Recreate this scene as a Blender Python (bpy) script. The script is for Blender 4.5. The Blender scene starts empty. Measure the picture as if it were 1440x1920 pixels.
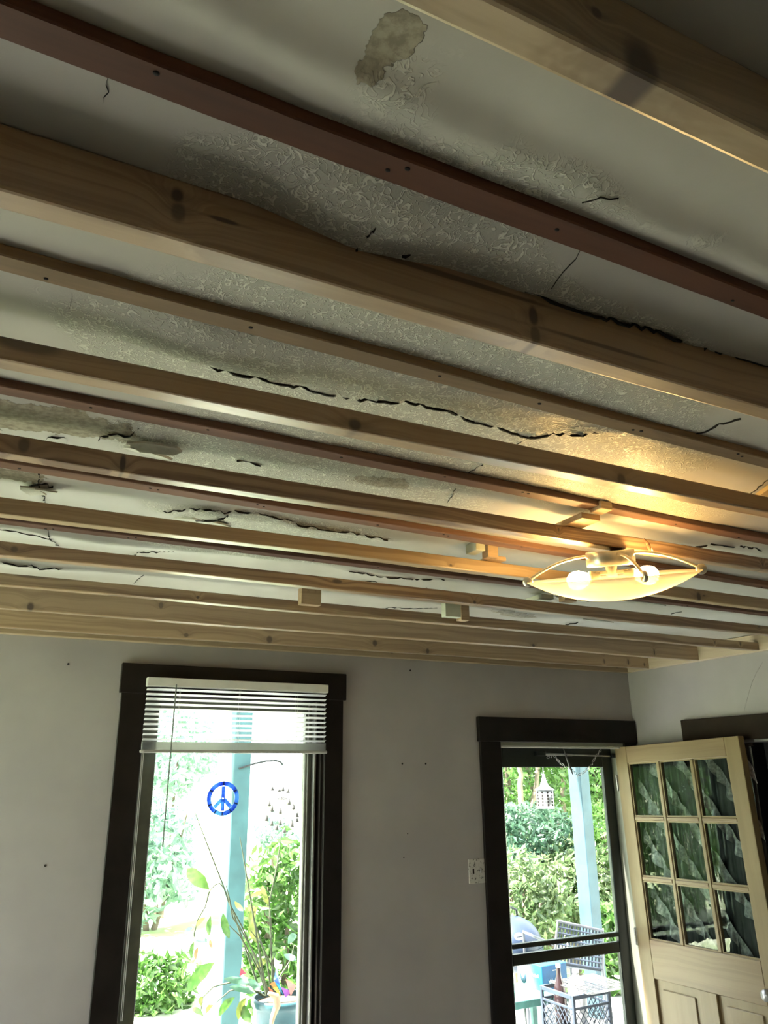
import bpy, math, random
import numpy as np
from mathutils import Vector, Matrix, noise as mnoise

# ------------------------------------------------------------------ camera, world, sun, exposure
CZ = 1.90                                   # camera height above the floor
YAW, PITCH, ROLL, FPX = 0.46108857, 0.32647295, -0.0080481, 1453.42
scene = bpy.context.scene
COL = scene.collection
_f = Vector((math.sin(YAW)*math.cos(PITCH), math.cos(YAW)*math.cos(PITCH), math.sin(PITCH)))
_r = Vector((math.cos(YAW), -math.sin(YAW), 0)); _u = _r.cross(_f)
RGT = math.cos(ROLL)*_r + math.sin(ROLL)*_u; UPV = -math.sin(ROLL)*_r + math.cos(ROLL)*_u
cam = bpy.data.cameras.new('camera'); camo = bpy.data.objects.new('camera', cam); COL.objects.link(camo)
cam.sensor_fit = 'VERTICAL'; cam.sensor_height = 36.0; cam.lens = 36.0*FPX/1920.0
cam.clip_start = 0.02; cam.clip_end = 300
m = Matrix((RGT, UPV, -_f)).transposed().to_4x4(); m.translation = (0, 0, CZ)
camo.matrix_world = m
scene.camera = camo

world = bpy.data.worlds.new('world'); scene.world = world; world.use_nodes = True
bg = world.node_tree.nodes['Background']
bg.inputs['Color'].default_value = (0.90, 0.97, 1.0, 1); bg.inputs['Strength'].default_value = 5.0
sun = bpy.data.lights.new('sun', 'SUN'); sun.energy = 45.0; sun.angle = 0.02; sun.color = (1.0, 0.96, 0.88)
suno = bpy.data.objects.new('sun', sun); COL.objects.link(suno)
suno.rotation_euler = Vector((-0.50, 0.10, 0.85)).to_track_quat('Z', 'Y').to_euler(); suno.location = (-8, -1, 14)

vs = scene.view_settings
vs.view_transform = 'Standard'; vs.look = 'None'; vs.exposure = 0.42; vs.gamma = 1.0; vs.use_curve_mapping = False
scene.cycles.max_bounces = 7; scene.cycles.diffuse_bounces = 4; scene.cycles.glossy_bounces = 3
scene.cycles.transparent_max_bounces = 16; scene.cycles.sample_clamp_indirect = 60.0
scene.cycles.use_denoising = True; scene.cycles.caustics_reflective = False; scene.cycles.caustics_refractive = False

def portal(loc, rot, sx, sy):
    l = bpy.data.lights.new('window_portal', 'AREA'); l.shape = 'RECTANGLE'; l.size = sx; l.size_y = sy
    l.cycles.is_portal = True
    o = bpy.data.objects.new('window_portal', l); o.location = loc; o.rotation_euler = rot; COL.objects.link(o)
H2 = math.pi/2
portal((1.105, 4.0, 1.475), (-H2, 0, 0), 0.91, 1.65)      # far window
portal((3.10, 4.02, 1.03), (-H2, 0, 0), 0.93, 2.06)      # far door
portal((-1.90, 3.1, 1.35), (0, -H2, 0), 1.5, 1.2)         # window in the left wall, outside the frame

# ------------------------------------------------------------------ pixel -> point
def ray(px):
    v = _f + RGT*((px[0]-720)/FPX) - UPV*((px[1]-960)/FPX)
    return v
def onx(px, v): d = ray(px); return d*(v/d.x) + Vector((0, 0, CZ))
def ony(px, v): d = ray(px); return d*(v/d.y) + Vector((0, 0, CZ))
def onz(px, v): d = ray(px); return d*((v-CZ)/d.z) + Vector((0, 0, CZ))

# ------------------------------------------------------------------ node helper
class NT:
    def __init__(s, name):
        s.m = bpy.data.materials.new(name); s.m.use_nodes = True
        s.t = s.m.node_tree; s.n = s.t.nodes; s.n.clear()
        s.out = s.n.new('ShaderNodeOutputMaterial')
    def node(s, typ, ins=None, **kw):
        nd = s.n.new(typ)
        for k, v in kw.items(): setattr(nd, k, v)
        for k, v in (ins or {}).items(): s.put(nd.inputs[k], v)
        return nd
    def put(s, sock, v):
        if isinstance(v, bpy.types.NodeSocket): s.t.links.new(v, sock)
        elif v is not None:
            if hasattr(sock.default_value, '__len__') and not isinstance(v, (int, float)):
                sock.default_value = tuple(v) + (1,)*(len(sock.default_value)-len(v))
            else: sock.default_value = v
    def mt(s, op, a, b=None, c=None, clamp=False):
        nd = s.n.new('ShaderNodeMath'); nd.operation = op; nd.use_clamp = clamp
        s.put(nd.inputs[0], a)
        if b is not None: s.put(nd.inputs[1], b)
        if c is not None: s.put(nd.inputs[2], c)
        return nd.outputs[0]
    def mix(s, f, a, b, blend='MIX'):
        nd = s.n.new('ShaderNodeMix'); nd.data_type = 'RGBA'; nd.blend_type = blend
        s.put(nd.inputs[0], f); s.put(nd.inputs[6], a); s.put(nd.inputs[7], b)
        return nd.outputs[2]
    def smooth(s, v, a, b, lo=0.0, hi=1.0):
        nd = s.n.new('ShaderNodeMapRange'); nd.interpolation_type = 'SMOOTHSTEP'
        s.put(nd.inputs[0], v); nd.inputs[1].default_value = a; nd.inputs[2].default_value = b
        nd.inputs[3].default_value = lo; nd.inputs[4].default_value = hi
        return nd.outputs[0]
    def obj(s): return s.node('ShaderNodeTexCoord').outputs['Object']
    def mapv(s, v, scale=(1,1,1), loc=(0,0,0), rot=(0,0,0)):
        nd = s.n.new('ShaderNodeMapping'); s.put(nd.inputs[0], v)
        nd.inputs['Location'].default_value = loc; nd.inputs['Scale'].default_value = scale; nd.inputs['Rotation'].default_value = rot
        return nd.outputs[0]
    def noise(s, v, scale=5, detail=3, rough=0.55, dist=0.0):
        nd = s.n.new('ShaderNodeTexNoise'); s.put(nd.inputs['Vector'], v)
        nd.inputs['Scale'].default_value = scale; nd.inputs['Detail'].default_value = detail
        nd.inputs['Roughness'].default_value = rough; nd.inputs['Distortion'].default_value = dist
        return nd.outputs[0]
    def attr(s, name): return s.node('ShaderNodeAttribute', attribute_name=name).outputs['Fac']
    def principled(s, col, rough=0.5, metal=0.0, spec=0.5, normal=None, **kw):
        nd = s.n.new('ShaderNodeBsdfPrincipled')
        s.put(nd.inputs['Base Color'], col); s.put(nd.inputs['Roughness'], rough)
        s.put(nd.inputs['Metallic'], metal); s.put(nd.inputs['Specular IOR Level'], spec)
        if normal is not None: s.put(nd.inputs['Normal'], normal)
        for k, v in kw.items(): s.put(nd.inputs[k], v)
        return nd.outputs[0]
    def bump(s, h, strength=0.3, dist=0.01):
        nd = s.n.new('ShaderNodeBump'); s.put(nd.inputs['Height'], h)
        nd.inputs['Strength'].default_value = strength; nd.inputs['Distance'].default_value = dist
        return nd.outputs[0]
    def done(s, sh): s.t.links.new(sh, s.out.inputs['Surface']); return s.m

MATS = {}
def plain(name, col, rough=0.5, metal=0.0, var=0.12, scale=20, bump=0.0, spec=0.5):
    if name in MATS: return MATS[name]
    n = NT(name); v = n.obj(); k = n.noise(v, scale, 3)
    c = n.mix(n.smooth(k, 0.3, 0.7), [x*(1-var) for x in col], [min(1, x*(1+var)) for x in col])
    nm = n.bump(n.noise(v, scale*6, 2), bump, 0.003) if bump else None
    MATS[name] = n.done(n.principled(c, rough, metal, spec, nm)); return MATS[name]

def wood(name, light, dark, knots=(), rough=0.42, gscale=1.0, seed=0.0, streak=0.5, axis='x', spec=0.5, coat=0.0):
    """grain along local x (or z); knots: (x, z, rx, rz, darkness) on the local x/z face"""
    n = NT(name); v0 = n.obj()
    if axis == 'z': v0 = n.mapv(v0, rot=(0, H2, 0))
    if axis == 'y': v0 = n.mapv(v0, rot=(0, 0, H2))
    sx = n.node('ShaderNodeSeparateXYZ', {0: v0}); X, Y, Z = sx.outputs
    warp = n.noise(n.mapv(v0, (2.2, 5, 5), (seed*3.1, seed, seed*1.7)), 1.0, 2)
    zz = n.mt('ADD', Z, n.mt('MULTIPLY', n.mt('SUBTRACT', warp, 0.5), 0.06))
    tot = None
    for (kx, kz, rx, rz, dk) in knots:
        dx = n.mt('DIVIDE', n.mt('SUBTRACT', X, kx), rx); dz = n.mt('DIVIDE', n.mt('SUBTRACT', Z, kz), rz)
        d = n.mt('SQRT', n.mt('ADD', n.mt('MULTIPLY', dx, dx), n.mt('MULTIPLY', dz, dz)))
        # grain swirls round the knot
        zz = n.mt('ADD', zz, n.mt('MULTIPLY', n.mt('EXPONENT', n.mt('MULTIPLY', n.mt('MULTIPLY', d, d), -0.12)), 0.022))
        msk = n.mt('MULTIPLY', n.smooth(n.mt('ADD', d, n.mt('MULTIPLY', n.mt('SUBTRACT', warp, 0.5), 1.2)), 1.25, 0.55), dk)
        halo = n.mt('MULTIPLY', n.smooth(n.mt('SQRT', n.mt('ADD', n.mt('MULTIPLY', n.mt('MULTIPLY', dx, dx), 0.06), n.mt('MULTIPLY', dz, dz))), 1.0, 0.2), dk*0.32)
        msk = n.mt('MAXIMUM', msk, halo)
        tot = msk if tot is None else n.mt('MAXIMUM', tot, msk)
    comb = n.node('ShaderNodeCombineXYZ', {0: n.mt('MULTIPLY', X, 0.9*gscale), 1: n.mt('MULTIPLY', Y, 20*gscale), 2: n.mt('MULTIPLY', zz, 70*gscale)}).outputs[0]
    g = n.noise(n.mapv(comb, loc=(seed*7.3, seed*2.9, seed*5.1)), 1.0, 3, 0.6)
    fine = n.noise(n.mapv(v0, (6, 300, 300)), 1.0, 2)
    t = n.mt('ADD', n.smooth(g, 0.38, 0.64), n.mt('MULTIPLY', n.mt('SUBTRACT', fine, 0.5), 0.35))
    big = n.noise(n.mapv(v0, (1.3, 3, 9), (seed, 0, seed)), 1.0, 2)
    c = n.mix(n.mt('MULTIPLY', t, streak, clamp=True), light, dark)
    c = n.mix(n.smooth(big, 0.35, 0.75, 0, 0.35), c, [x*0.72 for x in light])
    if tot is not None:
        c = n.mix(tot, c, [dark[0]*0.22, dark[1]*0.17, dark[2]*0.16])
    nm = n.bump(n.mt('ADD', g, n.mt('MULTIPLY', fine, 0.5)), 0.12, 0.002)
    return n.done(n.principled(c, rough, 0, spec, nm, **({'Coat Weight': coat, 'Coat Roughness': 0.30} if coat else {})))

def glass(name, tint=(1, 1, 1), ior=1.5, wav=0.0):
    n = NT(name)
    fr = n.node('ShaderNodeFresnel', {'IOR': ior}).outputs[0]
    fr = n.mt('MULTIPLY', n.mt('MULTIPLY', fr, 1.2, clamp=True), n.mt('SUBTRACT', 1.0, n.node('ShaderNodeNewGeometry').outputs['Backfacing']))
    tr = n.node('ShaderNodeBsdfTransparent', {'Color': tint}).outputs[0]
    nm = n.bump(n.noise(n.mapv(n.obj(), (1, 1, 1)), 14, 1), wav, 0.01) if wav else None
    gl = n.node('ShaderNodeBsdfGlossy', {'Roughness': 0.01}); 
    if nm is not None: n.put(gl.inputs['Normal'], nm)
    mx = n.node('ShaderNodeMixShader', {0: fr, 1: tr, 2: gl.outputs[0]})
    return n.done(mx.outputs[0])

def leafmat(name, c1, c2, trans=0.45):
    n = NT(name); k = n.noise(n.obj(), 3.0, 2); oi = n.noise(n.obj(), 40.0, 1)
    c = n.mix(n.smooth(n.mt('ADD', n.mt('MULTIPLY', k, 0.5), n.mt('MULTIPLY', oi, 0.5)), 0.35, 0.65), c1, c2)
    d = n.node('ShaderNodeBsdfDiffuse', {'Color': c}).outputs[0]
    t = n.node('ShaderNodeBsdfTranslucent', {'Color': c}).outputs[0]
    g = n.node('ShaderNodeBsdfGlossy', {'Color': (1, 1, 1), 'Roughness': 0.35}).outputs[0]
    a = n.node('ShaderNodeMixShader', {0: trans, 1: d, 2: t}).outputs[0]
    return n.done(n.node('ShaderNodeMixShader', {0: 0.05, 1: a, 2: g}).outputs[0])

def emit(name, col, s):
    n = NT(name); return n.done(n.node('ShaderNodeEmission', {'Color': col, 'Strength': s}).outputs[0])

# ------------------------------------------------------------------ mesh helper
class MB:
    def __init__(s): s.v = []; s.f = []; s.sm = []
    def add(s, vs, fs, smooth=False):
        b = len(s.v); s.v += [tuple(x) for x in vs]; s.f += [tuple(b+i for i in f) for f in fs]; s.sm += [smooth]*len(fs); return s
    def box(s, x0, x1, y0, y1, z0, z1, M=None):
        vs = [(x, y, z) for z in (z0, z1) for y in (y0, y1) for x in (x0, x1)]
        if M is not None: vs = [M @ Vector(p) for p in vs]
        return s.add(vs, [(0, 2, 3, 1), (4, 5, 7, 6), (0, 1, 5, 4), (2, 6, 7, 3), (0, 4, 6, 2), (1, 3, 7, 5)])
    def bbox(s, x0, x1, y0, y1, z0, z1, b=0.003, M=None):
        """box with chamfered edges"""
        b = min(b, (x1-x0)*.45, (y1-y0)*.45, (z1-z0)*.45)
        vs = []; 
        X = (x0, x1); Y = (y0, y1); Z = (z0, z1)
        idx = {}
        for i in (0, 1):
            for j in (0, 1):
                for k in (0, 1):
                    sx = b if i == 0 else -b; sy = b if j == 0 else -b; sz = b if k == 0 else -b
                    idx[(i, j, k, 'x')] = len(vs); vs.append((X[i], Y[j]+sy, Z[k]+sz))
                    idx[(i, j, k, 'y')] = len(vs); vs.append((X[i]+sx, Y[j], Z[k]+sz))
                    idx[(i, j, k, 'z')] = len(vs); vs.append((X[i]+sx, Y[j]+sy, Z[k]))
        fs = []
        for i in (0, 1):
            q = [idx[(i, 0, 0, 'x')], idx[(i, 1, 0, 'x')], idx[(i, 1, 1, 'x')], idx[(i, 0, 1, 'x')]]; fs.append(q if i else q[::-1])
            q = [idx[(0, i, 0, 'y')], idx[(1, i, 0, 'y')], idx[(1, i, 1, 'y')], idx[(0, i, 1, 'y')]]; fs.append(q[::-1] if i else q)
            q = [idx[(0, 0, i, 'z')], idx[(1, 0, i, 'z')], idx[(1, 1, i, 'z')], idx[(0, 1, i, 'z')]]; fs.append(q if i else q[::-1])
        for j in (0, 1):
            for k in (0, 1):
                q = [idx[(0, j, k, 'y')], idx[(1, j, k, 'y')], idx[(1, j, k, 'z')], idx[(0, j, k, 'z')]]; fs.append(q if (j == k) else q[::-1])
                q = [idx[(j, 0, k, 'x')], idx[(j, 1, k, 'x')], idx[(j, 1, k, 'z')], idx[(j, 0, k, 'z')]]; fs.append(q[::-1] if (j == k) else q)
                q = [idx[(j, k, 0, 'x')], idx[(j, k, 1, 'x')], idx[(j, k, 1, 'y')], idx[(j, k, 0, 'y')]]; fs.append(q if (j == k) else q[::-1])
        for i in (0, 1):
            for j in (0, 1):
                for k in (0, 1):
                    q = [idx[(i, j, k, 'x')], idx[(i, j, k, 'y')], idx[(i, j, k, 'z')]]; fs.append(q if (i+j+k) % 2 else q[::-1])
        if M is not None: vs = [M @ Vector(p) for p in vs]
        return s.add(vs, fs)
    def tube(s, pts, r, seg=8, caps=True, smooth=True):
        pts = [Vector(p) for p in pts]; n = len(pts)
        rr = r if hasattr(r, '__len__') else [r]*n
        vs = []; up = None
        for i, p in enumerate(pts):
            d = (pts[min(i+1, n-1)] - pts[max(i-1, 0)]).normalized()
            if up is None: up = Vector((0, 0, 1)) if abs(d.z) < 0.9 else Vector((1, 0, 0))
            a = d.cross(up).normalized(); up = a.cross(d).normalized()
            for k in range(seg):
                t = 2*math.pi*k/seg; vs.append(p + (a*math.cos(t) + up*math.sin(t))*rr[i])
        fs = [(i*seg+k, i*seg+(k+1) % seg, (i+1)*seg+(k+1) % seg, (i+1)*seg+k) for i in range(n-1) for k in range(seg)]
        s.add(vs, fs, smooth)
        if caps: s.add([vs[k] for k in range(seg)], [tuple(range(seg))[::-1]]); s.add([vs[(n-1)*seg+k] for k in range(seg)], [tuple(range(seg))])
        return s
    def lathe(s, prof, c=(0, 0, 0), seg=24, smooth=True, M=None):
        c = Vector(c); vs = []
        for (r, z) in prof:
            for k in range(seg):
                t = 2*math.pi*k/seg; p = Vector((r*math.cos(t), r*math.sin(t), z))
                if M is not None: p = M @ p
                vs.append(c+p)
        n = len(prof)
        fs = [(i*seg+k, i*seg+(k+1) % seg, (i+1)*seg+(k+1) % seg, (i+1)*seg+k) for i in range(n-1) for k in range(seg)]
        return s.add(vs, fs, smooth)
    def ext(s, sec, stations, smooth=False):
        """stations: list of functions giving the position of each section point"""
        n = len(sec); vs = []
        for st in stations: vs += [st(p) for p in sec]
        fs = [(i*n+k, i*n+(k+1) % n, (i+1)*n+(k+1) % n, (i+1)*n+k) for i in range(len(stations)-1) for k in range(n)]
        L = len(stations)-1
        fs.append(tuple(range(n))[::-1]); fs.append(tuple(L*n+k for k in range(n)))
        return s.add(vs, fs, smooth)
    def mesh(s, name, mat, off=(0, 0, 0)):
        me = bpy.data.meshes.new(name); o = Vector(off)
        me.from_pydata([tuple(Vector(p)-o) for p in s.v], [], s.f); me.update()
        if any(s.sm):
            for p, q in zip(me.polygons, s.sm): p.use_smooth = q
        if mat: me.materials.append(mat)
        return me

ROOT = {}
def tag(o, label=None, cat=None, group=None, kind=None):
    if label: o['label'] = label
    if cat: o['category'] = cat
    if group: o['group'] = group
    if kind: o['kind'] = kind
    return o
def empty(name, loc, label=None, cat=None, group=None, kind=None, rot=None):
    o = bpy.data.objects.new(name, None); COL.objects.link(o); o.location = loc; o.empty_display_size = 0.05
    if rot is not None: o.rotation_euler = rot
    ROOT[o] = Vector(loc); return tag(o, label, cat, group, kind)
def part(mb, name, mat, parent, label=None, local=False, kind=None):
    """world coordinates unless local; parents of world parts are not rotated"""
    off = (0, 0, 0) if local else ROOT[parent]
    me = mb if isinstance(mb, bpy.types.Mesh) else mb.mesh(name, mat, off)
    o = bpy.data.objects.new(name, me); COL.objects.link(o); o.parent = parent
    ROOT[o] = ROOT[parent]
    if label: o['label'] = label
    if kind: o['kind'] = kind
    return o
def single(mb, name, mat, loc, label=None, cat=None, group=None, kind=None):
    o = bpy.data.objects.new(name, mb.mesh(name, mat, loc)); COL.objects.link(o); o.location = loc
    ROOT[o] = Vector(loc); return tag(o, label, cat, group, kind)
def place(me, name, parent, loc, rot=None, scale=None):
    """shared mesh as a child at a world position"""
    o = bpy.data.objects.new(name, me); COL.objects.link(o); o.parent = parent
    o.location = Vector(loc) - ROOT[parent]
    if rot is not None: o.rotation_euler = rot
    if scale is not None: o.scale = scale
    return o
rnd = random.Random(7)

# ------------------------------------------------------------------ dimensions
WY, WX = 3.86, 3.668                 # far wall, right wall
LX, RY = -1.80, -2.40                # left wall, rear wall (outside the frame)
ZJ = CZ + 0.610                      # underside of the joists
ZP = CZ + 0.700                      # plaster ceiling
TOP = 2.72

# ------------------------------------------------------------------ materials
M_WALL = (lambda: (lambda n: n.done(n.principled(n.mix(n.smooth(n.noise(n.obj(), 3, 3), 0.3, 0.7), (0.385, 0.365, 0.375), (0.425, 0.405, 0.41)), 0.6, 0, 0.35,
          n.bump(n.noise(n.obj(), 45, 3), 0.06, 0.004))))(NT('painted_wall')))()
M_TRIM = plain('dark_trim', (0.012, 0.009, 0.008), 0.42, 0, 0.25, 8, 0.0, 0.22)
M_TRIM2 = plain('brown_trim', (0.020, 0.011, 0.007), 0.42, 0, 0.25, 8, 0.0, 0.25)
M_SASH = plain('sash_paint', (0.15, 0.16, 0.13), 0.45, 0, 0.2, 10)
M_STORM = plain('storm_frame', (0.012, 0.018, 0.016), 0.35, 0, 0.2, 10)
M_WHITE = plain('white_vinyl', (0.72, 0.72, 0.70), 0.4, 0, 0.05, 10)
M_GREYV = plain('grey_vinyl', (0.42, 0.41, 0.39), 0.45, 0, 0.06, 10)
M_HOLE = plain('hole_black', (0.012, 0.009, 0.008), 0.8, 0, 0.1, 30)
M_METAL = plain('dull_metal', (0.42, 0.42, 0.42), 0.35, 0.9, 0.1, 30)
M_GLASS = glass('window_glass')
M_FLOOR = wood('floor_boards', (0.69, 0.71, 0.65), (0.61, 0.63, 0.57), (), 0.5, 1.0, 3.0)  # pale cool tone chosen to bounce light onto the joist undersides
M_BLOCK = wood('block_pine', (0.52, 0.38, 0.24), (0.30, 0.19, 0.10), (), 0.5, 1.2, 5.0)
M_PALEBLOCK = plain('painted_block', (0.50, 0.52, 0.42), 0.6, 0, 0.08, 14)

# ------------------------------------------------------------------ room shell
fl = MB(); fl.box(LX, WX, RY, WY+0.16, -0.1, 0.0)
single(fl, 'floor', M_FLOOR, (1, 1, -0.1), 'unseen pale grey board floor, toned to bounce light upward', kind='structure')

# window opening x .65-1.56 z .65-2.27 ; door opening x 2.636-3.57 z 0-2.06
WZ0, WZ1 = 0.62, CZ+0.372
wf = MB(); y0, y1 = WY, WY+0.16
for (a, b, c, d) in [(LX-0.15, 0.65, 0, TOP), (0.65, 1.56, 0, WZ0), (0.65, 1.56, WZ1, TOP), (1.56, 2.636, 0, TOP), (2.636, 3.57, 2.07, TOP), (3.57, WX+0.15, 0, TOP)]:
    wf.box(a, b, y0, y1, c, d)
wall_far = single(wf, 'wall_far', M_WALL, (1, WY, 0), 'grey painted wall with the window and the glazed outer door', kind='structure')
# right wall with door opening y 2.42-3.33
wr = MB()
for (a, b, c, d) in [(3.33, WY, 0, TOP), (2.42, 3.33, 2.05, TOP), (RY, 2.42, 0, TOP)]:
    wr.box(WX, WX+0.14, a, b, c, d)
wall_right = single(wr, 'wall_right', M_WALL, (WX, 1, 0), 'grey painted wall behind the open wooden door', kind='structure')
wl = MB()
for (a, b, c, d) in [(RY, 2.5, 0, TOP), (2.5, 3.7, 0, 0.6), (2.5, 3.7, 2.1, TOP), (3.7, WY, 0, TOP)]:
    wl.box(LX-0.12, LX, a, b, c, d)
single(wl, 'wall_left', M_WALL, (LX, 1, 0), 'grey wall to the left of the camera', kind='structure')
wb = MB()
for (a, b, c, d) in [(LX, WX, 0, TOP)]:
    wb.box(a, b, RY-0.12, RY, c, d)
single(wb, 'wall_rear', plain('rear_wall_bounce', (.42, .30, .20), .5), (1, RY, 0), 'unseen wall behind the camera, brown to tone the bounce light', kind='structure')  # brown finish invented to cut and warm the bounce onto joist sides

# nail holes in the far wall
hole = MB().lathe([(0.0, 0.004), (0.0045, 0.003), (0.005, 0.0)], seg=8).mesh('nail_hole', M_HOLE)
for px in [(128, 1245), (85, 1623), (769, 1257), (754, 1432), (798, 1432), (757, 1608), (764, 1563), (1189, 1348)]:
    p = ony(px, WY); s = 0.6 if px in ((757, 1608), (764, 1563)) else 1.0
    place(hole, 'nail_hole', wall_far, (p.x, WY-0.0005, p.z), (H2, 0, 0), (s, s, 1))
crk = MB()
pts = [ony((0, 0), 1)]*0 + [onx(p, WX) for p in [(1431, 1215+25), (1425, 1250), (1418, 1262), (1410, 1280), (1404, 1300), (1398, 1322), (1395, 1335)]]
crk.tube([Vector((WX-0.0005, p.y, p.z)) for p in pts], [0.0005, .001, .0008, .0012, .001, .0008, .0004], 5)
part(crk, 'plaster_crack', plain('wall_crack', (0.30, 0.29, 0.28), 0.8), wall_right)

# ------------------------------------------------------------------ plaster ceiling (height field)
X0, X1, Y0, Y1, ST = -0.45, WX, 0.12, WY, 0.012
nx = int((X1-X0)/ST)+1; ny = int((Y1-Y0)/ST)+1
gx = np.linspace(X0, X1, nx); gy = np.linspace(Y0, Y1, ny)
GX, GY = np.meshgrid(gx, gy, indexing='ij')
def C(px): p = onz(px, ZP); return (p.x, p.y)
rs = np.random.RandomState(4)
def vnoise(x, y, f, seed):
    """smooth value noise"""
    r = np.random.RandomState(seed).rand(257, 257)
    xx = (x+50)*f; yy = (y+50)*f
    i = np.floor(xx).astype(int); j = np.floor(yy).astype(int); u = xx-i; v = yy-j
    u = u*u*(3-2*u); v = v*v*(3-2*v)
    g = lambda a, b: r[a % 257, b % 257]
    return (g(i, j)*(1-u)+g(i+1, j)*u)*(1-v)+(g(i, j+1)*(1-u)+g(i+1, j+1)*u)*v - 0.5
def segdist(x, y, pl):
    """distance, signed side and to a polyline"""
    best = np.full_like(x, 1e9); side = np.zeros_like(x)
    for (a, b) in zip(pl[:-1], pl[1:]):
        ax, ay = a; bx, by = b; dx, dy = bx-ax, by-ay; L2 = dx*dx+dy*dy+1e-12
        t = np.clip(((x-ax)*dx+(y-ay)*dy)/L2, 0, 1); qx = x-(ax+t*dx); qy = y-(ay+t*dy)
        d = np.sqrt(qx*qx+qy*qy); s_ = np.sign(dx*qy-dy*qx)
        w = d < best; best = np.where(w, d, best); side = np.where(w, s_, side)
    return best, side
CRACKS = [  # pixel polyline, half width (m), step (m), which side hangs lower
    ([(395, 674), (440, 681), (470, 689), (540, 710), (600, 728), (650, 738), (690, 745), (720, 745), (770, 750), (800, 757), (812, 760), (840, 762), (870, 779), (930, 795), (985, 812), (1003, 813), (1060, 808), (1105, 806), (1135, 806)], .0028, .010, -1),
    ([(1003, 813), (985, 823), (966, 834)], .0020, .004, 1),
    ([(650, 445), (664, 440), (672, 434)], .0016, .004, 1),
    ([(686, 410), (697, 405), (705, 399)], .0014, .004, 1),
    ([(755, 456), (768, 460)], .0020, .005, 1),
    ([(985, 535), (1030, 550), (1060, 560), (1090, 570), (1170, 595), (1225, 612), (1275, 630), (1300, 638)], .0026, .012, -1),
    ([(1318, 643), (1360, 658), (1410, 675), (1440, 683)], .0016, .006, -1),
    ([(1030, 525), (1055, 500), (1090, 464)], .0008, .0, 1),
    ([(878, 886), (905, 870)], .0012, .003, 1),
    ([(1303, 811), (1320, 803), (1340, 792), (1355, 786), (1388, 777)], .0018, .004, 1),
    ([(185, 818), (190, 812), (205, 808), (207, 804), (235, 808), (248, 802), (262, 795)], .0020, .006, 1),
    ([(88, 819), (97, 812), (120, 815), (128, 823)], .0016, .004, 1),
    ([(445, 853), (470, 858), (490, 862)], .0022, .005, 1),
    ([(1250, 1013), (1265, 1012), (1300, 1016), (1330, 1014), (1350, 1015), (1375, 1020), (1400, 1022), (1440, 1031)], .0030, .010, -1),
    ([(73, 885), (73, 905), (75, 915), (82, 928), (84, 946)], .0022, .005, 1),
    ([(55, 907), (66, 904), (76, 904), (84, 905), (92, 910), (100, 911)], .0022, .006, 1),
    ([(326, 978), (336, 976), (352, 972), (360, 968), (400, 964), (425, 958), (430, 955)], .0030, .012, -1),
    ([(305, 955), (350, 951), (395, 949), (430, 953), (500, 960), (560, 975), (620, 985), (690, 998), (728, 1004)], .0016, .006, 1),
    ([(88, 988), (92, 1000), (98, 1012), (106, 1020), (113, 1027)], .0020, .004, 1),
    ([(0, 990), (40, 996), (95, 1005)], .0014, .003, 1),
    ([(200, 1037), (250, 1039), (265, 1033), (300, 1033), (328, 1030)], .0018, .005, 1),
    ([(640, 1087), (660, 1086), (690, 1086), (705, 1088), (716, 1090)], .0022, .006, 1),
    ([(655, 1068), (680, 1072), (715, 1077), (770, 1081), (776, 1083), (800, 1084), (838, 1086)], .0022, .006, 1),
    ([(794, 1105), (800, 1100)], .0016, .002, 1),
    ([(0, 1050), (35, 1055), (60, 1056), (75, 1061), (95, 1060), (118, 1063)], .0022, .006, 1),
    ([(250, 1094), (270, 1077)], .0008, 0, 1),
    ([(896, 1156), (912, 1160), (935, 1166)], .0060, .010, 1),
    ([(1052, 1168), (1068, 1164), (1086, 1163)], .0060, .010, 1),
    ([(1258, 1151), (1278, 1147)], .0015, .002, 1),
    ([(700, 1141), (730, 1138), (790, 1141), (820, 1140)], .0010, .003, 1),
    ([(195, 192), (199, 168), (201, 143)], .0006, 0, 1),
    ([(133, 575), (135, 545)], .0006, 0, 1),
    ([(1090, 372), (1125, 363), (1160, 362)], .0008, 0, 1),
    ([(1385, 938), (1440, 896)], .0016, 0, 1),
    ([(838, 942), (856, 916)], .0010, 0, 1),
]
CR3 = [([C(p) for p in pl], hw, st, sd) for (pl, hw, st, sd) in CRACKS]
BUMPS = [  # hanging or bulging plaster: pixel, radius x, radius y, drop
    ((360, 640), .20, .10, .010), ((520, 650), .30, .12, .012), ((690, 400), .12, .08, .010), ((640, 420), .10, .08, .010), ((820, 440), .18, .07, .010),
    ((300, 828), .08, .05, .018), ((245, 825), .05, .04, -.012), ((520, 850), .22, .10, .012), ((60, 770), .2, .08, .006), ((700, 905), .12, .05, .008),
    ((500, 975), .25, .06, .012), ((180, 1010), .3, .05, .012), ((420, 1020), .3, .06, .012), ((60, 1060), .2, .05, .010), ((740, 1000), .2, .1, .010),
    ((980, 1150), .16, .05, .014), ((1000, 600), .3, .05, .008), ((1360, 1025), .3, .04, .012), ((700, 80), .12, .1, .006), ((950, 760), .25, .08, .008),
]
STRIPS = [((0.014, 0.632), (0.976, 0.647)), ((-0.072, 1.034), (1.531, 1.089)), ((-0.064, 1.450), (2.094, 1.538)), ((-0.056, 1.848), (2.635, 1.969)), ((0.239, 2.322), (3.136, 2.369))]
RIDGE = [C(p) for p in [(300, -40), (470, 60), (640, 135), (760, 190), (900, 255), (1000, 300), (1100, 350), (1200, 405), (1330, 455), (1480, 520)]]
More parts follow.
